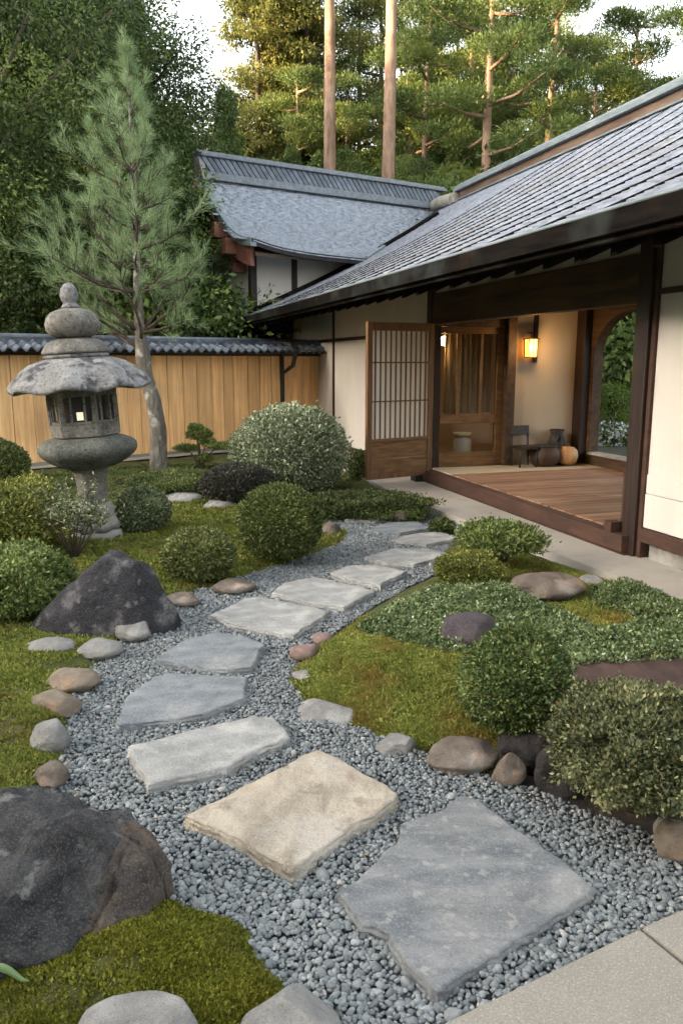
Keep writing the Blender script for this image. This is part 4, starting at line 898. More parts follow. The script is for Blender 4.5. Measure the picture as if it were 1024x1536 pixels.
# ------------------------------------------------------------------ young pine in front of the fence
def young_pine():
    rng = np.random.default_rng(8)
    X, Y = G(238, 708, ZL); zb = LEFT.zat(X, Y)
    root = empty('young_pine', (X, Y, zb), 'young long needled pine leaning from the lawn in front of the fence', 'pine tree')
    def loc(x, y, dY=0.0):
        p = DP(x, y, Y + dY); return Vector((p[0] - X, p[1] - Y, p[2] - zb))
    tp = [Vector((0, 0, -.1))] + [loc(x, y, dy) for x, y, dy in ((238, 690, 0), (238, 645, .02), (230, 600, .05), (219, 565, .05), (214, 530, .05), (210, 500, .05), (207, 450, 0), (206, 400, 0), (203, 350, 0), (201, 290, 0), (198, 225, 0), (194, 150, 0), (190, 62, 0))]
    rad = [.15, .125, .115, .11, .105, .10, .075, .062, .052, .044, .034, .024, .016, .006]
    mb = MB(); mb.tube(tp, rad, 14)
    br = MB(); NP = []; ND = []
    def along(t):   # point on trunk by fraction of height above the fork
        f = t * (len(tp) - 1); i = min(int(f), len(tp) - 2); return tp[i].lerp(tp[i + 1], f - i)
    def limb(p0, dirv, L, r0, droop=.0, twigs=9, up=.35):
        pts = [p0]; d = dirv.normalized()
        for k in range(5):
            d = (d + Vector((rng.normal() * .12, rng.normal() * .12, rng.normal() * .06 + up * .16 * (1 if k > 1 else -droop)))).normalized(); pts.append(pts[-1] + d * (L / 5))
        br.tube(pts, [r0 * (1 - .17 * k) for k in range(6)], 6)
        shoot(pts[-2], d, L * .3)
        for k in range(twigs):
            f = rng.uniform(.28, 1.0) * 4.99; i = int(f); s = pts[i].lerp(pts[i + 1], f - i)
            ax = (pts[i + 1] - pts[i]).normalized(); sd = Vector((rng.normal(), rng.normal(), rng.normal() * .5)); sd = (sd - ax * sd.dot(ax)).normalized()
            td = (ax * .75 + sd * .8 + Vector((0, 0, .45))).normalized(); ln = L * rng.uniform(.18, .38)
            e = s + td * ln; br.tube([s, s.lerp(e, .5) + Vector((0, 0, -.01)), e], [r0 * .3, r0 * .22, .003], 4); shoot(s.lerp(e, .2), td, ln * .95)
    def shoot(p, d, ln):
        n = int(52 * max(ln, .22) / .3); t = rng.random(n) ** .8
        P = np.array(p)[None] + np.array(d)[None] * (t * ln)[:, None]
        Dv = np.array(d)[None] * rng.uniform(.5, 1.1, n)[:, None] + unit(n, rng) * .58 + np.array([0, 0, .18]); NP.append(P); ND.append(Dv / np.linalg.norm(Dv, axis=1)[:, None])
    # bare lower limbs (fork)
    for (x0, y0), (x1, y1), r0, dy in (((212, 525), (150, 432), .038, .2), ((213, 500), (118, 400), .034, -.4), ((210, 500), (262, 410), .032, .3), ((208, 500), (282, 474), .030, -.3), ((211, 520), (140, 470), .028, .7), ((210, 505), (95, 420), .03, .2), ((210, 500), (318, 428), .03, .1), ((212, 515), (235, 400), .03, -.6)):
        p0 = loc(x0, y0, .05); p1 = loc(x1, y1, dy); L = (p1 - p0).length; limb(p0, p1 - p0 + Vector((0, 0, -.15)), L * 1.02, r0, 0, 11, .25)
    zt = tp[-1].z; z0 = loc(205, 440).z
    for wv in range(13):
        f = wv / 12; z = z0 + (zt - z0) * (f ** .92) * .93
        c = None
        for i in range(len(tp) - 1):
            if tp[i].z <= z <= tp[i + 1].z: c = tp[i].lerp(tp[i + 1], (z - tp[i].z) / (tp[i + 1].z - tp[i].z))
        reach = 1.30 * (1 - f) ** 1.15 + .10; nb = 6 if f < .6 else 4; ph = rng.uniform(0, 6)
        for k in range(nb):
            a = ph + 2 * pi * k / nb + rng.normal() * .2; el = .30 + .75 * f + rng.normal() * .12
            limb(c, Vector((cos(a) * cos(el), sin(a) * cos(el), sin(el))), reach * (.74 if cos(a) > .1 and f < .7 else 1.06) * rng.uniform(.55, 1.25), .020 * (1 - f) + .007, .3, int(7 * (1 - f) + 2), .7)
    for k in range(9):
        s = tp[-2].lerp(tp[-1], .25 + .75 * rng.random()); a = rng.uniform(0, 6.28); shoot(s, Vector((cos(a) * .35, sin(a) * .35, 1)).normalized(), .22)
    P = np.concatenate(NP); D = np.concatenate(ND); n = len(P)
    V, Fq = leaf_quads(P, D, unit(n, rng), rng.uniform(.10, .20, n), .0046)
    link('crown', mesh_np('young_pine_needles', V, Fq, LM['needle'], rnd=(rng.normal(.45, .22, n)).clip(0, 1)), root)
    o_ = len(mb.v); mb.v += br.v; mb.f += [tuple(i + o_ for i in q) for q in br.f]; mb.m += [1] * len(br.f); mb.r += br.r; mb.sm += br.sm
    mb.build('trunk', [MT['bark_grey'], MT['bark_dark']], root)
    return n
young_pine()

# ------------------------------------------------------------------ the house
RZ = atan2(-UY, -UX)
house = empty('teahouse', (OX, OY, 0), 'cream walled wooden teahouse with a grey shingle roof, open porch and gabled wing', 'house', rz=RZ)
def loc_w(X, Y, Z):                      # world -> house coordinates
    u, v = uv_of(X, Y); return (-u, v, Z)
def part(mb, name, mt, bevel=0.0, parent=None): return mb.build(name, mt, parent or house, bevel)
rng = np.random.default_rng(77)
def zmain(v): return 2.485 + .515 * (v + 1.2) - .17 * np.sin(np.pi * np.clip((v + 1.2) / 6.3, 0, 1))

# walkway of concrete along the house
mb = MB()
P = [(-4, -.50), (-1.0, -.50), (.3, -.60), (3.2, -.80), (4.5, -.76), (12.2, -.70)]
for i in range(len(P) - 1):
    (u0, v0), (u1, v1) = P[i], P[i + 1]
    mb.hexa([(-u0, v0, -.05), (-u0, .2, -.05), (-u1, .2, -.05), (-u1, v1, -.05), (-u0, v0, .08), (-u0, .2, .08), (-u1, .2, .08), (-u1, v1, .08)][::1])
mb2 = MB(); mb2.v = [(lambda q: (q[0], q[1], p[2]))(B(-p[0], p[1])) for p in mb.v]; mb2.f = mb.f; mb2.m = mb.m; mb2.r = mb.r; mb2.sm = mb.sm
w = mb2.build('walkway', MT['concrete']); w['kind'] = 'structure'

# walls
mb = MB(); mb.hb(4.32, 12.12, .0, .12, .16, 3.0); part(mb, 'wall', MT['plaster'])
mb = MB(); mb.hb(.0, 4.36, .01, .13, 2.472, 3.0); part(mb, 'wall', MT['plaster'])
mb = MB(); mb.hb(-4.0, -.07, .0, .12, .33, 3.0); wr = part(mb, 'wall', MT['plaster'])
mb = MB(); mb.hb(-4.0, -.108, -.016, -.001, .335, .605); mb.hb(-4.0, -.108, -.012, -.001, .612, .76); part(mb, 'lower_panel', MT['plaster'], .003, wr)
mb = MB(); mb.hb(12.14, 14.75, -.35, -.23, .1, 2.9); mb.hb(12.12, 12.14, -.35, .1, .1, 2.9); part(mb, 'wall', MT['plaster'])
# timber
mb = MB(); mb.hb(-.055, .105, -.06, .10, .06, 3.0); part(mb, 'post', MT['dark_z'], .008)
mb = MB(); mb.hb(-.105, -.058, -.03, .06, .06, 3.0); part(mb, 'post', MT['red_wood'], .006)
mb = MB(); mb.hb(4.22, 4.38, -.045, .10, .06, 3.0); part(mb, 'post', MT['dark_z'], .006)
for u0, u1, vv in ((8.76, 8.85, -.022), (12.03, 12.15, -.375)):
    mb = MB(); mb.hb(u0, u1, vv, .05, .1, 2.96); part(mb, 'post', MT['dark_z'], .004)
mb = MB(); mb.hb(14.62, 14.78, -.375, -.2, .1, 2.9); part(mb, 'post', MT['dark_z'], .004)
mb = MB(); mb.hb(4.40, 8.755, -.018, .04, 1.975, 2.03); mb.hb(8.856, 12.02, -.018, .04, 1.975, 2.03); part(mb, 'rail', MT['dark_x'], .003)
mb = MB(); mb.hb(-4.0, -.108, -.022, .04, 2.14, 2.185); part(mb, 'rail', MT['dark_x'], .003)
mb = MB(); mb.hb(4.39, 12.02, -.03, .1, .08, .175); part(mb, 'base_board', MT['black'], .003)
mb = MB(); mb.hb(-4.0, -.108, -.04, .12, .215, .328); part(mb, 'sill_beam', MT['red_wood'], .006)
mb = MB(); mb.hb(-4.0, -.14, .03, .25, -.02, .214); part(mb, 'foundation', MT['ped'], .01)
mb = MB(); mb.hb(.127, 4.218, -.035, .11, 2.09, 2.47); part(mb, 'lintel', MT['beam'], .01)
# deck and floors
mb = MB(); u = .14
while u < 3.58:
    w = rng.uniform(.125, .165); mb.hb(u, min(u + w - .011, 3.59), -.005, 2.19, .215, .255 + rng.normal() * .0012, float(rng.random())); u += w
part(mb, 'deck', MT['deck'], .004)
mb = MB(); mb.hb(3.595, 4.20, .0, 2.19, .20, .262); mb.hb(4.33, 7.0, .13, 2.3, .20, .262); part(mb, 'floor', MT['floor_pale'], .004)
mb = MB(); mb.hb(.0, 4.21, -.13, -.007, .105, .245); mb.hb(.0, 4.21, -.10, -.02, .06, .104); part(mb, 'deck_edge', MT['red_wood'], .008)
mb = MB(); mb.hb(.15, 4.2, -.01, .05, .0, .20); part(mb, 'skirt', MT['black'])
mb = MB(); mb.hb(4.23, 4.42, -.22, -.05, .08, .20); part(mb, 'foot_block', MT['black'], .006)
mb = MB(); mb.hb(.15, .22, .01, .07, .256, .74); mb.hb(.145, .235, -.135, -.02, .246, .33); part(mb, 'corner_stop', MT['red_wood'], .005)
# porch: end wall, wide post, ceiling, back wall with its arch
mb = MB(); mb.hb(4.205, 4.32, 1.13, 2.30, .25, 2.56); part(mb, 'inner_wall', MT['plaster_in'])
mb = MB(); mb.hb(4.13, 4.33, 1.0, 1.128, .25, 2.56); part(mb, 'post', MT['beam'], .008)
mb = MB(); mb.hb(4.17, 4.203, 1.40, 1.455, 1.62, 2.5); part(mb, 'wall_strip', MT['dark_z'], .003)
mb = MB(); mb.hb(.0, 7.1, .12, 2.35, 2.562, 2.60); part(mb, 'ceiling', MT['dark_y'])
mb = MB(); mb.hb(4.20, 4.33, .03, .998, 2.075, 2.555); part(mb, 'lintel', MT['beam'], .006)
mb = MB(); mb.hb(4.0, 4.203, 2.05, 2.2, .262, 2.555); part(mb, 'post', MT['dark_z'], .008)
aw = MB(); ua, ub, zs, zt = 2.34, 3.93, 1.72, 2.26; va, vb = 2.16, 2.30
def arch(u): return zs + (zt - zs) * math.sqrt(max(0, 1 - ((u - (ua + ub) / 2) / ((ub - ua) / 2)) ** 2)) if ua <= u <= ub else zs
N = 28
for i in range(N):
    t0, t1 = (ua + ub) / 2 - cos(pi * i / N) * (ub - ua) / 2, (ua + ub) / 2 - cos(pi * (i + 1) / N) * (ub - ua) / 2
    a0, a1 = arch(t0), arch(t1)
    aw.hexa([(-t0, va, a0), (-t1, va, a1), (-t1, vb, a1), (-t0, vb, a0), (-t0, va, 2.555), (-t1, va, 2.555), (-t1, vb, 2.555), (-t0, vb, 2.555)], .5)
aw.hb(ub, 4.0, va, vb, .262, 2.555, .5); aw.hb(2.12, ua, va, vb, .262, 2.555, .5); aw.hb(ua, ub, va, vb, .262, .40, .5)
part(aw, 'arch_window', MT['beam'])
mb = MB(); mb.hb(ua, ub, va - .03, vb + .02, .401, .43); part(mb, 'sill', MT['ped'], .004)
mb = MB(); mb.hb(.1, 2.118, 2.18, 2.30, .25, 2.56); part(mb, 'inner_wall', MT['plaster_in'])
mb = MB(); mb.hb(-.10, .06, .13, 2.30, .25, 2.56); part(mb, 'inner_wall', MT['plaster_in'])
# the room behind the glass
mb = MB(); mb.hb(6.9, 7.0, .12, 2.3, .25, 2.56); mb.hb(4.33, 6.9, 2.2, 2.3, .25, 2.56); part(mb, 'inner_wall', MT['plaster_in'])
gp_ = MB(); gp_.hb(4.225, 4.29, .03, .10, .262, 2.072); gp_.hb(4.225, 4.29, .90, .998, .262, 2.072); gp_.hb(4.225, 4.29, .10, .90, 1.985, 2.072); gp_.hb(4.222, 4.292, .10, .90, .83, .945)
gp_.hb(4.225, 4.29, .10, .90, .262, .45); gp_.hb(4.235, 4.28, .33, .385, .946, 1.984); gp_.hb(4.235, 4.28, .66, .70, .946, 1.984)
gpo = part(gp_, 'glass_partition', MT['door_x'], .005)
mg = bpy.data.materials.new('window_glass'); mg.use_nodes = True; bsd = mg.node_tree.nodes['Principled BSDF']
bsd.inputs['Base Color'].default_value = (.95, .97, .95, 1); bsd.inputs['Transmission Weight'].default_value = 1; bsd.inputs['Roughness'].default_value = .02; bsd.inputs['IOR'].default_value = 1.45
for a_, b_, c_, d_ in ((.10, .33, .946, 1.984), (.386, .66, .946, 1.984), (.70, .90, .946, 1.984), (.10, .90, .451, .829)):
    mb = MB(); mb.hb(4.255, 4.259, a_, b_, c_, d_); part(mb, 'glass_pane', mg, parent=gpo)
cv = []; n = 90
for i in range(n + 1):
    v = .27 + .67 * i / n; uu = 4.47 + .035 * sin(i * .62) + .015 * sin(i * 1.7)
    cv += [(-uu, v, .95), (-uu - .004, v, 2.0)]
cf = np.array([(2 * i, 2 * i + 2, 2 * i + 3, 2 * i + 1) for i in range(n)])
curt = link('curtain', mesh_np('curtain', cv, cf, mat('linen', (.44, .33, .18), (.60, .46, .27), (9, 9, 2), rough=.9, bump=.1), smooth=True), house)
mdd = curt.modifiers.new('thick', 'SOLIDIFY'); mdd.thickness = .004

# the hinged lattice door, standing open at a right angle to the wall
hx, hy = B(4.14, -.05); ox_, oy_ = B(3.86, -1.03)
h0 = Vector(loc_w(hx, hy, 0)); h1 = Vector(loc_w(ox_, oy_, 0)); ed = (h1 - h0); W = ed.length; ed.normalize(); nd = Vector((-ed.y, ed.x, 0))
def dbox(m, s0, s1, d0, d1, z0, z1):
    q = [h0 + ed * s + nd * d for s, d in ((s0, d0), (s1, d0), (s1, d1), (s0, d1))]
    if (q[1] - q[0]).cross(q[3] - q[0]).z < 0: q = q[::-1]
    m.hexa([(p.x, p.y, z0) for p in q] + [(p.x, p.y, z1) for p in q])
zb0, zt0 = .19, 2.10
m = MB(); dbox(m, 0, .075, -.025, .025, zb0, zt0); dbox(m, W - .075, W, -.025, .025, zb0, zt0); dbox(m, .076, W - .076, -.024, .024, zt0 - .10, zt0); dbox(m, .076, W - .076, -.024, .024, zb0, zb0 + .055)
door = part(m, 'door', MT['door_z'], .005)
m = MB(); dbox(m, .076, W - .076, -.014, .014, zb0 + .056, zb0 + .245); dbox(m, .076, W - .076, -.011, .011, zb0 + .248, zb0 + .46); dbox(m, .076, W - .076, -.022, .022, zb0 + .462, zb0 + .50); part(m, 'door_panel', MT['door_x'], .004, door)
m = MB(); dbox(m, .076, W - .076, -.004, .002, zb0 + .502, zt0 - .101); part(m, 'door_paper', MT['paper'], parent=door)
for sgn in (1, -1):
    m = MB(); nb = 11
    for k in range(nb):
        s = .076 + (W - .152) * (k + .62) / (nb + .24); dbox(m, s - .0105, s + .0105, sgn * .005, sgn * .016, zb0 + .503, zt0 - .102)
    for zz in (1.15, 1.62): dbox(m, .077, W - .077, sgn * .0165, sgn * .0215, zz - .008, zz + .008)
    part(m, 'door_lattice', MT['door_z'], .002, door)
for zz in (.45, 1.85):
    m = MB(); dbox(m, -.05, .03, -.034, -.026, zz - .05, zz + .05); part(m, 'door_hinge', MT['black'], parent=door)

# ---- roofs of overlapping shingles
def shingles(fn, s0, s1, expo, a0, a1, wid, thick, rng, keep=None, seam=None, wob=.012):
    """fn(a, s) -> local point; s runs up the slope in metres"""
    V = []; R = []
    s = s0
    while s < s1 - .01:
        a = a0 - rng.random() * wid; aa = []
        while a < a1:
            w = wid * rng.uniform(.6, 1.45); aa.append((a, a + w)); a += w
        if seam:
            ks = np.arange(math.ceil(a0 / seam), a1 / seam) * seam; ed_ = np.unique(np.concatenate([[q[0] for q in aa], ks, [aa[-1][1]]]))
            ed_ = ed_[np.concatenate([[True], (np.diff(ed_) > .05) | np.isin(ed_[1:], ks)])]; aa = np.stack([ed_[:-1], ed_[1:]], 1)
        aa = np.array(aa); n = len(aa)
        lo = s + rng.normal(0, wob, n); lo2 = lo + rng.normal(0, wob * .6, n); hi = np.minimum(np.full(n, s + expo * 1.25), s1 + .02); t = thick * rng.uniform(.82, 1.18, n)
        g = .003
        if seam: 
            sg = np.abs(aa[:, 0] / seam - np.round(aa[:, 0] / seam)) < .01; g = np.where(sg, .045, .003)
        A0, A1 = aa[:, 0] + g, aa[:, 1] - g * .5
        if keep is not None:
            k = keep((A0 + A1) / 2, np.full(n, s)); A0, A1, lo, lo2, hi, t = A0[k], A1[k], lo[k], lo2[k], hi[k], t[k]
        n = len(A0)
        if n:
            p = [fn(A0, lo), fn(A1, lo2), fn(A1, hi), fn(A0, hi)]
            up = np.array([0, 0, 1.])
            q = [p[0] + up * t[:, None], p[1] + up * t[:, None], p[2] + up * .006, p[3] + up * .006]
            b_ = [p[0] + up * (t * .10)[:, None], p[1] + up * (t * .10)[:, None], p[2] - up * .012, p[3] - up * .012]
            V.append(np.stack(b_ + q, 1).reshape(-1, 3)); R.append(np.repeat(rng.random(n), 5))
        s += expo * rng.uniform(.95, 1.05)
    V = np.concatenate(V); n = len(V) // 8
    base = np.array([(4, 5, 6, 7), (0, 1, 5, 4), (1, 2, 6, 5), (2, 3, 7, 6), (3, 0, 4, 7)])
    Fq = (base[None] + (np.arange(n) * 8)[:, None, None]).reshape(-1, 4)
    return V, Fq, np.concatenate(R)

# wing: its own axes (a along the ridge, b from the eave to the ridge)
SC = 1.30
Pk = np.array([-2.41 * SC, 14.8 * SC]); Tp = np.array([2.10 * SC, 17.78 * SC]); ZR_ = 1.65 + 3.14 * SC; ZE = 1.65 + 1.70 * SC
rw = Tp - Pk; LR = np.hypot(*rw); rw = rw / LR; gw = np.array([-rw[1], rw[0]]); HB = 1.87 * SC
W0 = Pk - gw * HB
def zwing(b):
    t = np.clip(np.where(np.asarray(b) > HB, 2 * HB - np.asarray(b), b), -1, HB) / HB
    return ZE + (ZR_ - ZE) * (.60 * t + .40 * t * t)
def wing_w(a, b): return W0[0] + rw[0] * a + gw[0] * b, W0[1] + rw[1] * a + gw[1] * b
def wing_pt(a, b, z):
    X, Y = wing_w(a, b); return loc_w(X, Y, z)
def ab_of(X, Y): return (X - W0[0]) * rw[0] + (Y - W0[1]) * rw[1], (X - W0[0]) * gw[0] + (Y - W0[1]) * gw[1]
def flare(a): return .22 * np.exp(-np.maximum(a, 0) / .7)          # the eave corner sweeps up a little at the gable
WA, WB = .35, .62 * SC                                                # wall planes of the wing
U0, U1 = -4.0, 16.2
def main_fn(a, s):
    v = -1.2 + s * .889; return np.stack([-np.asarray(a), v, zmain(v)], -1)
def main_keep(a, s):
    v = -1.2 + s * .889; X, Y = B(a, v); aw_, bw_ = ab_of(X, Y); z = zmain(v)
    under = (z < zwing(bw_) - .12) & (bw_ > WB + .10) & (aw_ > WA + .1) & (bw_ < 2 * HB)
    left = (aw_ < WA + .1) & (v > .35) & (a > 11)
    edge = a > 14.65 + np.clip(v + 1.2, 0, 2) * .6
    back = (bw_ >= 2 * HB - .3) & (v < 4.9) & (a > 10)
    return ~(under | left | (edge & (bw_ < HB) & (v < 2)) | back)
V, Fq, R = shingles(main_fn, .035, 6.3 / .889 + .02, .085, U0, U1, .30, .020, rng, main_keep, seam=.8, wob=.012)
sv_ = []; sf_ = []                                    # standing seams up the slope, near-black to stand for their thin shadow lines
for uu in np.arange(-3.2, 9.7, .8):
    b0 = len(sv_); vv_ = np.linspace(-1.16, 4.93, 16)
    for v in vv_:
        z = float(zmain(v)) + .030; w_ = .010
        sv_ += [(-uu - w_, v, z - .05), (-uu - w_, v, z), (-uu + w_, v, z), (-uu + w_, v, z - .05)]
    for i in range(15):
        for k in range(3): sf_.append((b0 + 4 * i + k, b0 + 4 * i + k + 1, b0 + 4 * i + 5 + k, b0 + 4 * i + 4 + k))
    sf_.append((b0, b0 + 3, b0 + 2, b0 + 1))
nV = len(V); V = np.concatenate([V, np.array(sv_)]); ns_ = len(sf_)
roof = link('roof', mesh_np('roof_shingles', V, np.concatenate([Fq, np.array(sf_) + nV]), [MT['shingle'], MT['near_black']], np.concatenate([np.zeros(len(Fq), int), np.ones(ns_, int)]), np.concatenate([R, np.full(ns_, .5)])), house)
# soffit boards under the shingles
sv = []; sf = []
vsn = np.linspace(-1.19, 5.1, 14)
def soff(u0, u1, vv):
    b = len(sv)
    for v in vv:
        z = float(zmain(v))
        for uu in (u0, u1): sv.append((-uu, v, z - .02)); sv.append((-uu, v, z - .075))
    for i in range(len(vv) - 1):
        q = b + 4 * i
        sf.extend([(q, q + 4, q + 6, q + 2), (q + 1, q + 3, q + 7, q + 5), (q, q + 1, q + 5, q + 4), (q + 2, q + 6, q + 7, q + 3)])
    sf.extend([(b, b + 2, b + 3, b + 1), (len(sv) - 4, len(sv) - 3, len(sv) - 1, len(sv) - 2)])
soff(U0, 9.2, vsn); soff(9.2, 14.65, np.linspace(-1.19, -.1, 4)); soff(9.2, 12.5, np.linspace(-.1, 2.0, 4))
me = bpy.data.meshes.new('soffit'); me.from_pydata(sv, [], sf); me.materials.append(MT['dark_y']); link('soffit', me, house)
# back slope
bs_ = MB(); bs_.hexa([(-U1, 5.12, 5.62), (-U0, 5.12, 5.62), (-U0, 6.2, 4.80), (-U1, 6.2, 4.80), (-U1, 5.12, 5.72), (-U0, 5.12, 5.72), (-U0, 6.2, 4.90), (-U1, 6.2, 4.90)])
part(bs_, 'back_roof', MT['shingle'])
# rafters and eave beam
for k in range(46):
    u = -3.8 + k * .40
    if u > 14.4: continue
    r_ = MB(); v0, v1 = -1.06, (.02 if u < 12.1 else -.36)
    z0, z1 = float(zmain(v0)) - .078, float(zmain(v1)) - .078
    r_.hexa([(-u - .045, v0, z0 - .19), (-u + .045, v0, z0 - .19), (-u + .045, v1, z1 - .19), (-u - .045, v1, z1 - .19), (-u - .035, v0, z0), (-u + .035, v0, z0), (-u + .035, v1, z1), (-u - .035, v1, z1)], .5)
    part(r_, 'rafter', MT['near_black'], .012)
mb = MB(); mb.hb(U0, 14.5, -.98, -.90, 2.395, 2.475); part(mb, 'eave_beam', MT['dark_x'], .006)
fa = MB(); fa.hb(U0, 14.65, -1.235, -1.195, 2.375, 2.505); fa.hb(U0, 14.65, -1.185, -1.14, 2.34, 2.39); part(fa, 'fascia', MT['fascia'], .004)
mb = MB(); mb.tube([(-U0, -1.222, 2.514), (-14.65, -1.222, 2.514)], .016, 8); part(mb, 'drip_edge', MT['copper'])
ve = MB(); ve.hexa([(-14.72, -1.235, 2.38), (-14.64, -1.235, 2.38), (-15.2, .3, 3.10), (-15.28, .3, 3.10), (-14.72, -1.235, 2.53), (-14.64, -1.235, 2.53), (-15.2, .3, 3.29), (-15.28, .3, 3.29)]); part(ve, 'verge_board', MT['fascia'], .004)
# ridge of the main roof
mb = MB(); mb.hb(U0, 14.45, 4.96, 5.24, 5.66, 5.88); part(mb, 'ridge_board', MT['ridge_brown'], .006)
rc = MB(); rc.hb(U0, 14.6, 4.86, 5.34, 5.885, 5.955); rc.hb(U0, 14.63, 4.91, 5.29, 5.957, 6.02); rc.tube([(-U0, 5.1, 6.02), (-14.66, 5.1, 6.02)], .10, 14); rc.hb(U0, 14.4, 4.90, 4.958, 5.665, 5.70); part(rc, 'ridge_cap', MT['copper'], .008)
rt = MB(); rt.hb(14.46, 14.8, 4.84, 5.36, 5.62, 5.88); rt.tube([(-14.7, 4.95, 5.74), (-15.2, 4.85, 5.76), (-15.9, 4.75, 5.72)], [.17, .16, .14], 14); part(rt, 'ridge_end', MT['ped'], .02)

# ---- wing
def wing_fn(a, s):
    b = s * .80; X, Y = wing_w(a, b); u, v = uv_of(X, Y)
    return np.stack([-u, v, zwing(b) + flare(a) * np.clip(1 - b / 1.2, 0, 1) ** 2], -1)
def wing_keep(a, s):
    b = s * .80; X, Y = wing_w(a, b); u, v = uv_of(X, Y); return ~((zwing(b) < zmain(v) - .10) & (a > 2)) 
V, Fq, R = shingles(wing_fn, -.09, HB / .80 - .02, .070, -.02, LR + .4, .30, .024, rng, wing_keep, wob=.004)
wr_ = link('wing_roof', mesh_np('wing_shingles', V, Fq, MT['shingle_far'], rnd=R), house)
def wing_far(a, s):
    b = 2 * HB - s * .80; X, Y = wing_w(a, b); u, v = uv_of(X, Y); return np.stack([-u, v, zwing(b) + flare(a) * np.clip(1 - (2 * HB - b) / 1.2, 0, 1) ** 2], -1)
V, Fq, R = shingles(wing_far, -.02, HB / .80 - .02, .16, -.02, LR + .4, .3, .02, rng)
link('wing_back_roof', mesh_np('wing_back_shingles', V, Fq[:, ::-1], MT['shingle_far'], rnd=R), house)
def strip(name, a0, a1, b_list, zoff0, zoff1, mt, parent=None, fl=1.0):
    """a solid band following the roof's curve between a0 and a1"""
    v = []; f = []
    for b in b_list:
        z = float(zwing(b)) + fl * float(flare(a0)) * max(0, 1 - min(b, 2 * HB - b) / 1.2) ** 2
        v += [wing_pt(a0, b, z + zoff1), wing_pt(a1, b, z + zoff1), wing_pt(a1, b, z + zoff0), wing_pt(a0, b, z + zoff0)]
    for i in range(len(b_list) - 1):
        for k in range(4): f.append((4 * i + k, 4 * i + (k + 1) % 4, 4 * i + 4 + (k + 1) % 4, 4 * i + 4 + k))
    f.append((0, 3, 2, 1)); q = 4 * (len(b_list) - 1); f.append((q, q + 1, q + 2, q + 3))
    me = bpy.data.meshes.new(name); me.from_pydata(v, [], f); me.materials.append(mt); return link(name, me, parent or house)
bl = list(np.linspace(-.06, 2 * HB + .06, 41))
strip('verge_edge', -.12, .02, bl, -.13, .045, MT['copper'], wr_)
strip('barge_board', -.04, .06, list(np.linspace(.12, 2 * HB - .12, 37)), -.52, -.135, MT['bargewood'])
strip('wing_soffit', .03, LR * .75, list(np.linspace(.0, 2 * HB, 31)), -.10, -.03, MT['dark_y'], fl=0.0)
# eave edge
v = []; f = []; aa = np.linspace(-.10, 6.2, 40)
for a in aa:
    z = float(zwing(0)) + float(flare(a))
    v += [wing_pt(a, -.07, z + .02), wing_pt(a, .0, z + .03), wing_pt(a, .0, z - .10), wing_pt(a, -.05, z - .11)]
for i in range(39):
    for k in range(4): f.append((4 * i + k, 4 * i + (k + 1) % 4, 4 * i + 4 + (k + 1) % 4, 4 * i + 4 + k))
f += [(0, 3, 2, 1), (156, 157, 158, 159)]
me = bpy.data.meshes.new('eave_edge'); me.from_pydata(v, [], f); me.materials.append(MT['black']); link('eave_edge', me, wr_)
# walls of the wing: side wall under the eave and gable wall
def wbox(m, a0, a1, b0, b1, z0, z1, zt1=None):
    p = [wing_pt(a0, b0, z0), wing_pt(a1, b0, z0), wing_pt(a1, b1, z0), wing_pt(a0, b1, z0), wing_pt(a0, b0, z1), wing_pt(a1, b0, z1), wing_pt(a1, b1, zt1 or z1), wing_pt(a0, b1, zt1 or z1)]
    m.hexa(p)
m = MB(); wbox(m, WA, LR * .7, WB, WB + .1, 2.55, float(zwing(WB)) - .10); part(m, 'wing_wall', MT['plaster'])
m = MB()
gb = np.linspace(WB, 2 * HB - WB, 15)
for i in range(14): 
    z0_, z1_ = float(zwing(gb[i])) - .12, float(zwing(gb[i + 1])) - .12
    p = [wing_pt(WA, gb[i], 2.55), wing_pt(WA + .1, gb[i], 2.55), wing_pt(WA + .1, gb[i + 1], 2.55), wing_pt(WA, gb[i + 1], 2.55), wing_pt(WA, gb[i], z0_), wing_pt(WA + .1, gb[i], z0_), wing_pt(WA + .1, gb[i + 1], z1_), wing_pt(WA, gb[i + 1], z1_)]
    m.hexa(p, .5)
part(m, 'gable_wall', MT['plaster'])
def a_at(x, y, b):
    A_, B_, C_ = ray(x, y); n = gw; t = (b + W0 @ n) / (A_ * n[0] + B_ * n[1]); return (A_ * t - W0[0]) * rw[0] + (B_ * t - W0[1]) * rw[1]
for x in (380, 441):
    a = a_at(x, 410, WB); m = MB(); wbox(m, a - .07, a + .07, WB - .03, WB + .05, 2.6, float(zwing(WB)) - .08); part(m, 'wing_post', MT['dark_z'], .004)
m = MB(); wbox(m, WA - .05, WA + .10, WB - .04, WB + .10, 2.5, float(zwing(WB)) - .08); part(m, 'wing_post', MT['dark_z'], .004)
m = MB(); wbox(m, .15, LR * .7, WB - .05, WB + .06, float(zwing(WB)) - .26, float(zwing(WB)) - .10); part(m, 'wing_plate', MT['dark_x'], .006)
for b in (WB + .02, WB + .55, HB, 2 * HB - WB - .55, 2 * HB - WB):
    m = MB(); z = float(zwing(b)); wbox(m, -.30, WA + .05, b - .10, b + .10, z - .46, z - .14); part(m, 'purlin_end', MT['bargewood'], .012)
for b, z in ((WB + .3, 3.65), (HB - .5, 4.4), (HB + .5, 4.4)):
    m = MB(); wbox(m, .05, WA, b - .07, b + .07, z - .12, z + .10); wbox(m, .12, WA, b - .30, b + .30, z + .11, z + .22); part(m, 'bracket', MT['bargewood'], .012)
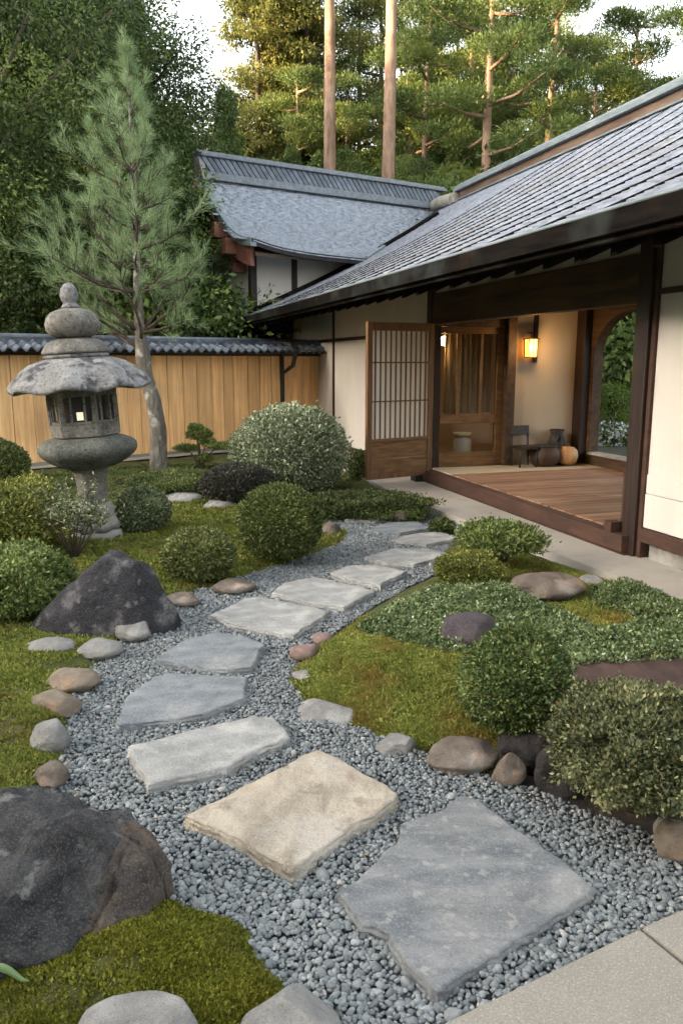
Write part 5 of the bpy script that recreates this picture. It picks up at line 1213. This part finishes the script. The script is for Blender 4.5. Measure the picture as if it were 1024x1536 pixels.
# junction board where the pent roof meets the wing wall and flashing in the valley
pts = []; jb = []
for a in np.linspace(WA, 5.5, 24):
    X, Y = wing_w(a, WB - .06); u, v = uv_of(X, Y)
    if v > -1.15: jb.append((-u, v, float(zmain(v)) + .06))
m = MB(); m.tube(jb, .05, 6); part(m, 'junction_board', MT['fascia'])
for b in np.linspace(0.0, HB, 16):
    lo, hi = 0.0, LR + 2
    for _ in range(40):
        mid = (lo + hi) / 2; X, Y = wing_w(mid, b); u, v = uv_of(X, Y)
        if zmain(v) > zwing(b): hi = mid
        else: lo = mid
    X, Y = wing_w(lo, b); pts.append(loc_w(X, Y, float(zwing(b)) + .045))
m = MB(); m.tube(pts, .045, 8); part(m, 'valley_flashing', MT['copper'])
# wing ridge: rail, slanted tiles, cap
m = MB(); wbox(m, -.10, LR - .1, HB - .20, HB + .20, ZR_ - .08, ZR_ + .085); wbox(m, -.14, LR, HB - .24, HB + .24, ZR_ + .40, ZR_ + .475); wbox(m, -.16, LR, HB - .15, HB + .15, ZR_ + .477, ZR_ + .53); part(m, 'wing_ridge', MT['slate_metal'], .012)
m = MB(); a = .12; wbox(m, -.02, LR - .15, HB - .12, HB + .12, ZR_ + .086, ZR_ + .399, None)
while a < LR - .2:
    p = []
    r = float(rng.random())
    for z, sh in ((ZR_ + .088, 0), (ZR_ + .398, -.24)):
        p += [wing_pt(a + sh, HB - .175, z), wing_pt(a + .122 + sh, HB - .175, z), wing_pt(a + .122 + sh, HB - .119, z), wing_pt(a + sh, HB - .119, z)]
    m.hexa(p, r); a += .145
part(m, 'ridge_tiles', MT['ridge_blue'], .006)
m = MB(); p = [wing_pt(-.13, HB - .30, ZR_ - .12), wing_pt(-.02, HB - .30, ZR_ - .12), wing_pt(-.02, HB + .30, ZR_ - .12), wing_pt(-.13, HB + .30, ZR_ - .12), wing_pt(-.16, HB - .12, ZR_ + .399), wing_pt(-.02, HB - .12, ZR_ + .399), wing_pt(-.02, HB + .12, ZR_ + .399), wing_pt(-.16, HB + .12, ZR_ + .399)]
m.hexa(p); part(m, 'ridge_end', MT['ped'], .02)

# ------------------------------------------------------------------ things in the porch
def at_house(name, u, v, z, label, cat): 
    X, Y = B(u, v); return empty(name, (X, Y, z), label, cat, rz=RZ)
t = at_house('wall_lantern', 4.09, 1.31, 1.66, 'lit paper lantern with a wooden frame on the porch wall', 'lantern')
m = MB(); s = .078
for sx in (-1, 1):
    for sy in (-1, 1): m.hexa([(sx * s * .86 - .007, sy * s * .86 - .007, .0), (sx * s * .86 + .007, sy * s * .86 - .007, .0), (sx * s * .86 + .007, sy * s * .86 + .007, .0), (sx * s * .86 - .007, sy * s * .86 + .007, .0), (sx * s - .007, sy * s - .007, .27), (sx * s + .007, sy * s - .007, .27), (sx * s + .007, sy * s + .007, .27), (sx * s - .007, sy * s + .007, .27)])
for z0, q in ((-.012, .078), (.268, .095)): m.box(-q, q, -q, q, z0, z0 + .014)
for sx, sy in ((1, 0), (0, -1), (0, 1), (-1, 0)):
    m.box(sx * .072 - .004 , sx * .072 + .004, sy * .072 - .004, sy * .072 + .004, .002, .268)
m.build('frame', MT['dark_z'], t, .002)
m = MB(); m.hexa([(-.060, -.060, .004), (.060, -.060, .004), (.060, .060, .004), (-.060, .060, .004), (-.068, -.068, .266), (.068, -.068, .266), (.068, .068, .266), (-.068, .068, .266)]); m.build('shade', emit('lamp_glow', (1.0, .36, .055), .62), t)
m = MB(); m.tube([(0, 0, .28), (0, 0, .34), (-.02, 0, .37), (-.12, .0, .37)], .007, 8); m.box(-.06, .03, -.012, .012, .366, .378); m.build('hook', MT['black'], t)
t.scale = (.84, .84, .84); t.location.z += .03
pl = bpy.data.lights.new('lamp_light', 'POINT'); pl.energy = 1.5; pl.color = (1, .60, .25); pl.shadow_soft_size = .05
po = bpy.data.objects.new('lamp_light', pl); COL.objects.link(po); po.parent = t; po.location = (.16, 0, .14)

t = at_house('paper_lamp', 4.64, .20, 1.80, 'narrow lit paper lamp inside the room, seen through the upper left glass pane', 'lamp')
m = MB(); m.box(-.05, .05, -.05, .05, .0, .012); m.box(-.05, .05, -.05, .05, .268, .28); m.tube([(0, 0, .28), (0, 0, .762)], .005, 6); m.build('frame', MT['dark_z'], t)
m = MB(); m.box(-.042, .042, -.042, .042, .0125, .2675); m.build('shade', emit('paper_lamp_glow', (1.0, .50, .16), .30), t)
l2 = bpy.data.lights.new('room_light', 'POINT'); l2.energy = 1.6; l2.color = (1, .62, .28); l2.shadow_soft_size = .06
o2 = bpy.data.objects.new('room_light', l2); COL.objects.link(o2); o2.parent = t; o2.location = (0, .12, .1)
t = at_house('low_chair', 3.98, 1.22, .262, 'small dark low backed chair against the porch wall', 'chair')
m = MB(); m.box(-.16, .14, -.16, .16, .27, .31); m.build('seat', MT['dark_z'], t, .006)
m = MB(); m.hexa([(-.19, -.16, .46), (-.155, -.16, .46), (-.155, .16, .46), (-.19, .16, .46), (-.215, -.16, .60), (-.18, -.16, .60), (-.18, .16, .60), (-.215, .16, .60)]); m.build('backrest', MT['black'], t, .01); t.scale = (.88, .88, .88)
for sx, sy in ((-.14, -.14), (-.14, .14), (.12, -.14), (.12, .14)):
    m = MB(); m.tube([(sx, sy, .0), (sx, sy, .28)] if sx > 0 else [(sx, sy, .0), (sx - .02, sy, .30), (sx - .05, sy, .52)], .016, 8); m.build('leg', MT['black'], t)
X, Y = B(3.98, 1.52); t = empty('pot', (X, Y, .262), 'wide squat red brown pot on the pale floor between the chair and the gourd', 'pot')
m = MB(); m.lathe([(.0, .0), (.14, .0), (.195, .06), (.21, .13), (.20, .20), (.165, .24), (.17, .26), (.15, .26), (.14, .23), (.0, .22)], 40)
m.build('body', mat('brown_glaze', (.035, .017, .011), (.065, .032, .02), (6, 6, 6), rough=.65, bump=.1), t)
m = MB(); m.lathe([(.150, .255), (.178, .258), (.178, .272), (.150, .276)], 40); m.build('rim', MT['black'], t)
X, Y = B(4.09, 1.76); t = empty('jar', (X, Y, .262), 'dark tall jar with two ears behind the squat pot', 'jar')
m = MB(); m.lathe([(.0, .0), (.085, .0), (.115, .10), (.12, .26), (.095, .36), (.075, .40), (.10, .47), (.085, .47), (.06, .40), (.0, .39)], 32); m.build('body', mat('dark_glaze', (.014, .011, .010), (.034, .026, .022), (9, 9, 9), rough=.7, bump=.1), t)
for s in (-1, 1):
    m = MB(); m.tube([(0, s * .10, .33), (0, s * .145, .37), (0, s * .135, .42), (0, s * .09, .43)], .013, 8); m.build('handle', MT['black'], t)
X, Y = B(3.92, 1.82); t = empty('gourd', (X, Y, .262), 'round tan gourd by the corner post of the porch', 'gourd')
m = MB(); m.lathe([(.0, .01), (.07, .0), (.125, .05), (.148, .125), (.135, .20), (.09, .245), (.03, .255), (.0, .245)], 60, lobes=10, amp=.025); m.build('body', mat('gourd_skin', (.34, .17, .065), (.46, .27, .12), (14, 14, 3), rough=.5, bump=.15), t)
m = MB(); m.tube([(0, 0, .24), (.01, 0, .27), (.03, .01, .285)], [.016, .011, .012], 8); m.build('stalk', MT['twig'], t)
X, Y = B(4.50, .56); t = empty('urn', (X, Y, .262), 'white ceramic urn standing on the floor behind the glass partition', 'urn')
m = MB(); m.lathe([(.0, .0), (.095, .0), (.125, .06), (.12, .30), (.10, .36), (.105, .40), (.13, .42), (.11, .42), (.08, .36), (.0, .35)], 32); m.build('body', mat('white_glaze', (.62, .60, .54), (.72, .70, .64), (5, 5, 5), rough=.35, bump=.05), t)
m = MB(); m.lathe([(.107, .36), (.112, .37), (.112, .385), (.107, .39)], 32); m.build('band', MT['dark_z'], t)

# ------------------------------------------------------------------ trees
def clump_leaves(C, Rd, per, L, Wd, rng, out=.7, droop=0.0, aspect=None, tone=None):
    n = len(C) * per; k = np.repeat(np.arange(len(C)), per)
    d = unit(n, rng); rr = (.45 + .55 * rng.random(n) ** .5) * (1 + .3 * rng.normal(size=n) * (rng.random(n) < .2))
    P = C[k] + d * rr[:, None] * Rd[k]
    D = d * out + unit(n, rng) * .6 + np.array([0, 0, -droop]); D /= np.linalg.norm(D, axis=1)[:, None]
    Nn = d + unit(n, rng) * .7 + np.array([0, 0, .5])
    s = rng.uniform(.6, 1.3, n)
    V, Fq = leaf_quads(P, D, Nn, L * s, Wd * s)
    ct = rng.normal(0, .24, len(C)) if tone is None else tone
    R = (rng.normal(.45, .10, n) + ct[k]).clip(0, 1)
    return V, Fq, R
def proto_broad(seed, h=11, r=3.4, lm='oak', nc=210, per=580, z0=.12, L=.085):
    rng = np.random.default_rng(seed)
    d = unit(nc, rng); rad = lumps(d, rng, 30, .28, .08)[:, None] * (.45 + .55 * rng.random((nc, 1)) ** .45)
    zc = h * (z0 + (1 - z0) / 2)
    C = d * rad * np.array([r, r, h * (1 - z0) / 2]) + np.array([0, 0, zc])
    w = .70 + .30 * np.clip((h - C[:, 2]) / (h * .35), 0, 1); C[:, :2] *= w[:, None]
    Rd = rng.uniform(.5, 1.05, (nc, 1)) * np.array([1, 1, .58])
    V, Fq, R = clump_leaves(C, Rd, per, L, L * .5, rng, droop=.25)
    cm = mesh_np('broad_crown', V, Fq, LM[lm], rnd=R)
    mb = MB(); top = Vector((rng.normal() * .4, rng.normal() * .4, h * .8)); mb.tube([(0, 0, -.5), Vector((.1, 0, h * .25)), top * .6, top], [.30, .24, .16, .05], 9)
    for i in range(22):
        c = Vector(C[rng.integers(nc)]); s = Vector((0, 0, max(h * .12, c.z * .55))); mb.tube([s, s.lerp(c, .5) + Vector((0, 0, .25)), c], [.10, .06, .02], 5)
    return cm, mb.mesh('broad_trunk', MT['bark_dark'])
def proto_conifer(seed, h=15, r=2.6, lm='cypress', z0=.08, nb=300, per=190, pw=.85, L=.14):
    rng = np.random.default_rng(seed); C = []; Rd = []; mb = MB(); mb.tube([(0, 0, -.5), (.05, 0, h * .5), (0, 0, h * .99)], [.24, .15, .02], 8)
    for i in range(nb):
        f = rng.random() ** .85; z = h * (z0 + (1 - z0) * f); reach = r * (1 - f) ** pw * rng.uniform(.65, 1.15) + .12; a = rng.uniform(0, 2 * pi)
        for q in (1.0, .62) if reach > .8 else (.8,):
            C.append((cos(a) * reach * q, sin(a) * reach * q, z - reach * q * .22)); Rd.append((.52 * (.5 + reach / r), .52 * (.5 + reach / r), .26))
        if i % 3 == 0: mb.tube([(0, 0, z), (cos(a) * reach * .6, sin(a) * reach * .6, z - .05 * reach), (cos(a) * reach, sin(a) * reach, z - reach * .22)], [.045, .03, .01], 4)
    C = np.array(C); Rd = np.array(Rd)
    V, Fq, R = clump_leaves(C, Rd, int(per * nb / len(C) * 1.4), L, L * .38, rng, out=.8, droop=.55)
    return mesh_np('conifer_crown', V, Fq, LM[lm], rnd=R), mb.mesh('conifer_trunk', MT['bark_dark'])
def proto_pine(seed, h=16, r=3.2, z0=.45, nl=15, lm='pine', bark='bark_pine', tr=.21, per=230, spread=1.0):
    rng = np.random.default_rng(seed); mb = MB(); C = []; Rd = []; tone = []
    sway = rng.normal(size=2) * .25
    tp = [Vector((sway[0] * sin(3 * t), sway[1] * sin(2.3 * t), h * t)) for t in np.linspace(-.03, 1, 12)]
    mb.tube(tp, [tr * (1.08 - .85 * max(0, t) ** 1.3) for t in np.linspace(-.03, 1, 12)], 14)
    def tr_at(f): q = (f + .03) / 1.03 * 11; i = min(int(q), 10); return tp[i].lerp(tp[i + 1], q - i)
    for i in range(nl):
        f = z0 + (1 - z0) * (i + rng.random() * .8) / nl; p = tr_at(min(f, .985)); a = i * 2.4 + rng.normal() * .4
        reach = r * spread * (1 - .68 * ((f - z0) / (1 - z0)) ** 1.4) * rng.uniform(.6, 1.15)
        e = p + Vector((cos(a) * reach, sin(a) * reach, reach * rng.uniform(-.05, .28))); m = p.lerp(e, .5) + Vector((0, 0, -.06 * reach))
        mb.tube([p, m, e], [.075, .05, .018], 6)
        tn = rng.normal(0, .14)
        for j in range(rng.integers(4, 8)):
            t = rng.uniform(.42, 1.08); c = p.lerp(e, t); C.append((c.x + rng.normal() * .35, c.y + rng.normal() * .35, c.z + .10 + rng.normal() * .12)); q = rng.uniform(.5, 1.05); Rd.append((q, q, q * .40)); tone.append(tn + rng.normal(0, .1))
    C = np.array(C); Rd = np.array(Rd)
    V, Fq, R = clump_leaves(C, Rd, per, .15, .042, rng, out=.6, droop=-.6, tone=np.array(tone))
    return mesh_np('pine_crown', V, Fq, LM[lm], rnd=R), mb.mesh('pine_trunk', MT[bark])
PR = {'oak': proto_broad(1), 'oak_b': proto_broad(2, 10, 3.0, 'oak2', 170), 'con': proto_conifer(3), 'con_b': proto_conifer(4, 15, 2.1, pw=.75, nb=280),
      'pine': proto_pine(5, 17, 3.4, .34, 21, per=360), 'pine_b': proto_pine(6, 16, 3.6, .30, 22, per=360), 'tall': proto_pine(7, 25, 4.2, .62, 18, tr=.235, per=150), 'tall_b': proto_pine(17, 25, 4.0, .62, 18, tr=.235, per=150),
      'light': proto_conifer(8, 19, 2.6, 'light', .15, 210, 200, .6, .17), 'light_b': proto_pine(9, 18, 2.6, .30, 20, 'light', 'bark_dark', .15, 200), 'bush': proto_broad(10, 3.2, 1.9, 'bright', 110, 120, .02, .13), 'bush_d': proto_broad(12, 3.6, 2.0, 'oak2', 120, 120, .02, .15)}
def gz(X, Y): return -.06 + min(26, max(0, Y - 38) * .26 + max(0, -X - 26) * .12 + max(0, X - 30) * .15)
def tree(kind, name, x, Y, sc, label, cat='tree', group=None, rz=None, sz=None):
    a, b, c = ray(x, 420); X = a / b * Y
    root = empty(name, (X, Y, gz(X, Y)), label, cat, group, rz=(x * .37 + Y) % 6.28 if rz is None else rz)
    root.scale = (sc, sc, sz or sc)
    link('crown', PR[kind][0], root); link('trunk', PR[kind][1], root)
    return root
T = [
 # the dark wall of evergreens on the left, behind the fence
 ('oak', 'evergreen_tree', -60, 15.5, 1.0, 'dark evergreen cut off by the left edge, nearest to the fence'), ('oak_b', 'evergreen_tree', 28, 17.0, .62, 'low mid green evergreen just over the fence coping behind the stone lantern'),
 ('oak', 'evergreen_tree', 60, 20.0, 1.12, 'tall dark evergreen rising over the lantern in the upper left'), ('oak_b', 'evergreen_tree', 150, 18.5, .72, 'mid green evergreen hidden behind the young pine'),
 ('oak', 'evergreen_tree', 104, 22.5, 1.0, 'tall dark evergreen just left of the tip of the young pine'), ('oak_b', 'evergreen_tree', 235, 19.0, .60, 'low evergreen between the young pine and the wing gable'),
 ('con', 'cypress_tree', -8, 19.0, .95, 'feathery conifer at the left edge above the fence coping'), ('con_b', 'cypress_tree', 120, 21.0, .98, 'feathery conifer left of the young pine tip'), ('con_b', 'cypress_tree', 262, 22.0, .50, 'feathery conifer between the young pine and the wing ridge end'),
 ('con', 'cypress_tree', 40, 26.0, 1.12, 'tall cypress in the top left corner'), ('con', 'cypress_tree', 130, 27.5, 1.15, 'tall cypress behind the young pine tip, its trunk bare against the light'),
 ('oak', 'evergreen_tree', 128, 26.5, 1.1, 'tall dark evergreen bordering the gap of sky'), ('con_b', 'cypress_tree', 214, 25.0, .80, 'slim cypress in front of the sky gap, left of the roof ridge end'),
 ('oak_b', 'evergreen_tree', 292, 23.5, .78, 'rounded evergreen at the left end of the wing ridge'),
 # the dark middle band and pointed cypresses behind the wing
 ('con_b', 'cypress_tree', 345, 26.5, .66, 'pointed dark cypress standing alone right of the sky gap'), ('con', 'cypress_tree', 395, 29.0, .56, 'broad dark cypress behind the left half of the wing ridge'),
 ('con', 'cypress_tree', 440, 30.0, .60, 'dark cypress left of the nearest bare pine trunk'), ('oak_b', 'evergreen_tree', 530, 30.5, .84, 'dark evergreen between the two bare pine trunks'),
 ('oak', 'evergreen_tree', 625, 31.0, .78, 'dark evergreen right of the two bare pine trunks'), ('con', 'cypress_tree', 690, 32.0, .66, 'dark cypress above the left end of the main ridge'), ('oak_b', 'evergreen_tree', 780, 32.0, .78, 'dark evergreen between the orange and the red pine trunk'),
 # sunlit trees beyond
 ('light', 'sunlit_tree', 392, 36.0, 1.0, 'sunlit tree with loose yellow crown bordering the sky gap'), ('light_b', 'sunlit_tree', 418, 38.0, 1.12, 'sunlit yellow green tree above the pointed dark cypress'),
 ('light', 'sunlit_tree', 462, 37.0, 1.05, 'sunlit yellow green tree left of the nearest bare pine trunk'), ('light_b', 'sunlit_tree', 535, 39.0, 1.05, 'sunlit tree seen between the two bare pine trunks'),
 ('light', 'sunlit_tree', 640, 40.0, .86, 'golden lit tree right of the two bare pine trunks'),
 # pines
 ('tall', 'pine_tree', 493, 29.0, 1.0, 'tall pine with a smooth bare trunk, left of the pair behind the wing ridge'), ('tall_b', 'pine_tree', 571, 27.5, 1.0, 'tall pine with a smooth bare trunk, right of the pair behind the wing ridge'),
 ('pine', 'pine_tree', 735, 29.0, .98, 'pine with an orange lit trunk over the left end of the main ridge'), ('pine_b', 'pine_tree', 821, 32.0, .95, 'pine with a thin red trunk above the middle of the main ridge'),
 ('pine', 'pine_tree', 640, 33.0, .86, 'layered pine between the bare trunks and the orange lit one'), ('pine_b', 'pine_tree', 928, 33.0, .90, 'dark pine with layered pads near the right sky gap'), ('pine', 'pine_tree', 872, 36.0, .84, 'pine with golden lit pads behind the thin red trunk'),
 ('pine_b', 'pine_tree', 1040, 30.0, .92, 'pine at the right edge whose branch crosses the pale sky'),
 # bright bushes right behind the roofs
 ('bush', 'bush', 650, 26.5, 1.6, 'bright green bush peeping over the right end of the wing ridge'), ('bush_d', 'bush', 560, 27.0, 1.5, 'dark bush behind the wing ridge at the bare trunks'), ('bush_d', 'bush', 745, 27.0, 2.0, 'dark bush behind the main ridge at the orange lit trunk'),
 ('bush_d', 'bush', 225, 17.0, 1.0, 'mid green bush over the fence coping right of the young pine trunk'), ('bush', 'bush', 330, 18.8, 1.0, 'light green bush between the young pine and the house corner'),
 # second rank filling the view between the trunks
 ('pine_b', 'pine_tree', 455, 33.5, .78, 'layered pine behind the left bare trunk'), ('pine', 'pine_tree', 520, 34.0, .72, 'layered pine seen low between the two bare trunks'), ('pine_b', 'pine_tree', 600, 35.0, .86, 'layered pine close right of the right bare trunk'),
 ('pine', 'pine_tree', 690, 36.0, .92, 'sunlit layered pine left of the orange lit trunk'), ('pine_b', 'pine_tree', 770, 37.0, .95, 'sunlit layered pine right of the orange lit trunk'), ('con', 'cypress_tree', 840, 37.0, .62, 'dark cypress right of the thin red trunk'),
 ('con_b', 'cypress_tree', 315, 27.0, .50, 'small pointed cypress at the foot of the sky gap'), ('con', 'cypress_tree', 480, 32.0, .62, 'dark cypress behind the left bare trunk'), ('con', 'cypress_tree', 570, 33.0, .62, 'dark cypress behind the right bare trunk'),
 ('oak', 'evergreen_tree', 100, 23.0, 1.15, 'tall dark evergreen between the lantern and the young pine tip'), ('oak_b', 'evergreen_tree', 95, 18.5, .80, 'mid green evergreen over the fence, right behind the lantern finial'), ('oak', 'evergreen_tree', -20, 21.0, 1.2, 'tall dark evergreen filling the top left corner'),
 ('pine', 'pine_tree', 560, 39.0, 1.02, 'sunlit pine far behind the right bare trunk'), ('pine_b', 'pine_tree', 665, 41.0, 1.08, 'sunlit pine far behind the golden lit tree'), ('light', 'sunlit_tree', 715, 42.0, .92, 'golden conifer far behind the orange lit trunk'),
 ('pine', 'pine_tree', 800, 41.0, 1.05, 'far sunlit pine left of the thin red trunk'), ('pine_b', 'pine_tree', 865, 43.0, 1.0, 'far sunlit pine right of the thin red trunk'), ('light_b', 'sunlit_tree', 600, 43.0, 1.0, 'far golden tree right of the pair of bare trunks'), ('con', 'cypress_tree', 740, 38.0, .78, 'dark cypress right behind the orange lit trunk'), ('con_b', 'cypress_tree', 655, 37.0, .74, 'slim dark cypress between the bare trunks and the orange lit one'),
 ('pine_b', 'pine_tree', 480, 40.0, 1.02, 'far sunlit pine behind the left bare trunk'), ('con', 'cypress_tree', 905, 40.0, .60, 'dark cypress low behind the right part of the main ridge'),
 ('oak_b', 'evergreen_tree', 400, 27.0, .70, 'dark rounded evergreen behind the left half of the wing ridge'), ('oak_b', 'evergreen_tree', 700, 30.0, .62, 'mid green rounded evergreen left of the orange lit trunk'), ('oak', 'evergreen_tree', 860, 35.0, .62, 'low dark evergreen behind the middle of the main ridge'),
]
for a in T: tree(*a)
# far wood closing the view on the slope, and an unseen wood added to block sun and sky light
def wood(name, segs, lm, label, rng, big=1.0):
    Cs = []; Rs = []
    for (x0, y0, x1, y1, h0, h1, dep, n) in segs:
        t = rng.random(n); X = x0 + (x1 - x0) * t + rng.normal(0, dep, n); Y = y0 + (y1 - y0) * t + rng.normal(0, dep, n); hh = h0 + (h1 - h0) * (.5 + .5 * np.sin(t * 37 + rng.random() * 6)) * (.7 + .3 * rng.random(n))
        Z = np.array([gz(a, b) for a, b in zip(X, Y)]) + hh * rng.random(n) ** .75
        Cs.append(np.stack([X, Y, Z], 1)); q = rng.uniform(1.0, 2.2, n) * big; Rs.append(np.stack([q, q, q * .7], 1))
    V, Fq, R = clump_leaves(np.concatenate(Cs), np.concatenate(Rs), 46, .62 * big, .34 * big, rng, droop=.2)
    tag(link(name, mesh_np(name, V, Fq, LM[lm], rnd=R)), label, 'wood', None, 'stuff')
rng = np.random.default_rng(55)
wood('far_wood', [(-42, 46, -7.5, 46, 8, 13, 2.2, 500), (-4.2, 46, 4, 46, 8, 13, 1.6, 260), (-9, 46, -3, 46, 5, 8, 1.5, 120), (4, 47, 15, 47, 9, 13, 2.2, 420), (15, 47, 46, 47, 5, 9, 2.2, 420)], 'oak', 'dark far wood closing the view between the trunks', rng)
wood('shade_wood', [(-84, -62, -84, 24, 18.5, 22, 2.5, 1600), (-78, -62, -78, 24, 8, 12, 2.5, 700), (-15, -9, -2, -14, 9, 12, 1.2, 210)], 'oak', 'unseen wood added left of and behind the view to shade the garden', rng, 2.0)

# garden beyond the arch
X, Y = B(3.2, 10.5)
def arch_plant(kind, name, x, Y, sc, label):
    a, b, c = ray(x, 600); root = empty(name, (a / b * Y, Y, gz(0, Y)), label, 'bush' if 'bush' in name else 'tree'); root.scale = (sc, sc, sc); link('crown', PR[kind][0], root); link('trunk', PR[kind][1], root); return root
arch_plant('bush', 'bush', 914, 18.6, .36, 'bright green rounded bush seen through the arched window')
arch_plant('oak_b', 'evergreen_tree', 900, 27.0, .8, 'dark evergreen seen through the arched window behind the bright bush')
arch_plant('bush_d', 'bush', 962, 23.0, 1.3, 'dark bush at the right side of the view through the arched window')
def flower_bush():
    rng = np.random.default_rng(3); a, b, c = ray(905, 660); Yd = 16.6; root = empty('flower_bush', (a / b * Yd, Yd, -.05), 'low bush with pale white blue blossoms at the bottom of the arched window', 'bush')
    d = unit(5200, rng); d[:, 2] = abs(d[:, 2]); P = d * (lumps(d, rng, 20, .15, .06) * rng.uniform(.7, 1, 5200))[:, None] * np.array([1.3, .5, .42]); k = rng.random(5200) < .42
    V, Fq = leaf_quads(P, unit(5200, rng), d + unit(5200, rng) * .4, .085, .06)
    link('foliage', mesh_np('flower_bush', V, Fq, [LM['oak2'], LM['bluewhite']], k.astype(int), rng.random(5200)), root)
    mb = MB()
    for i in range(6): mb.tube([(0, 0, -.02), (rng.normal() * .2, rng.normal() * .15, .3), (rng.normal() * .5, rng.normal() * .3, .6)], [.03, .02, .008], 6)
    mb.build('stem', MT['twig'], root)
flower_bush()
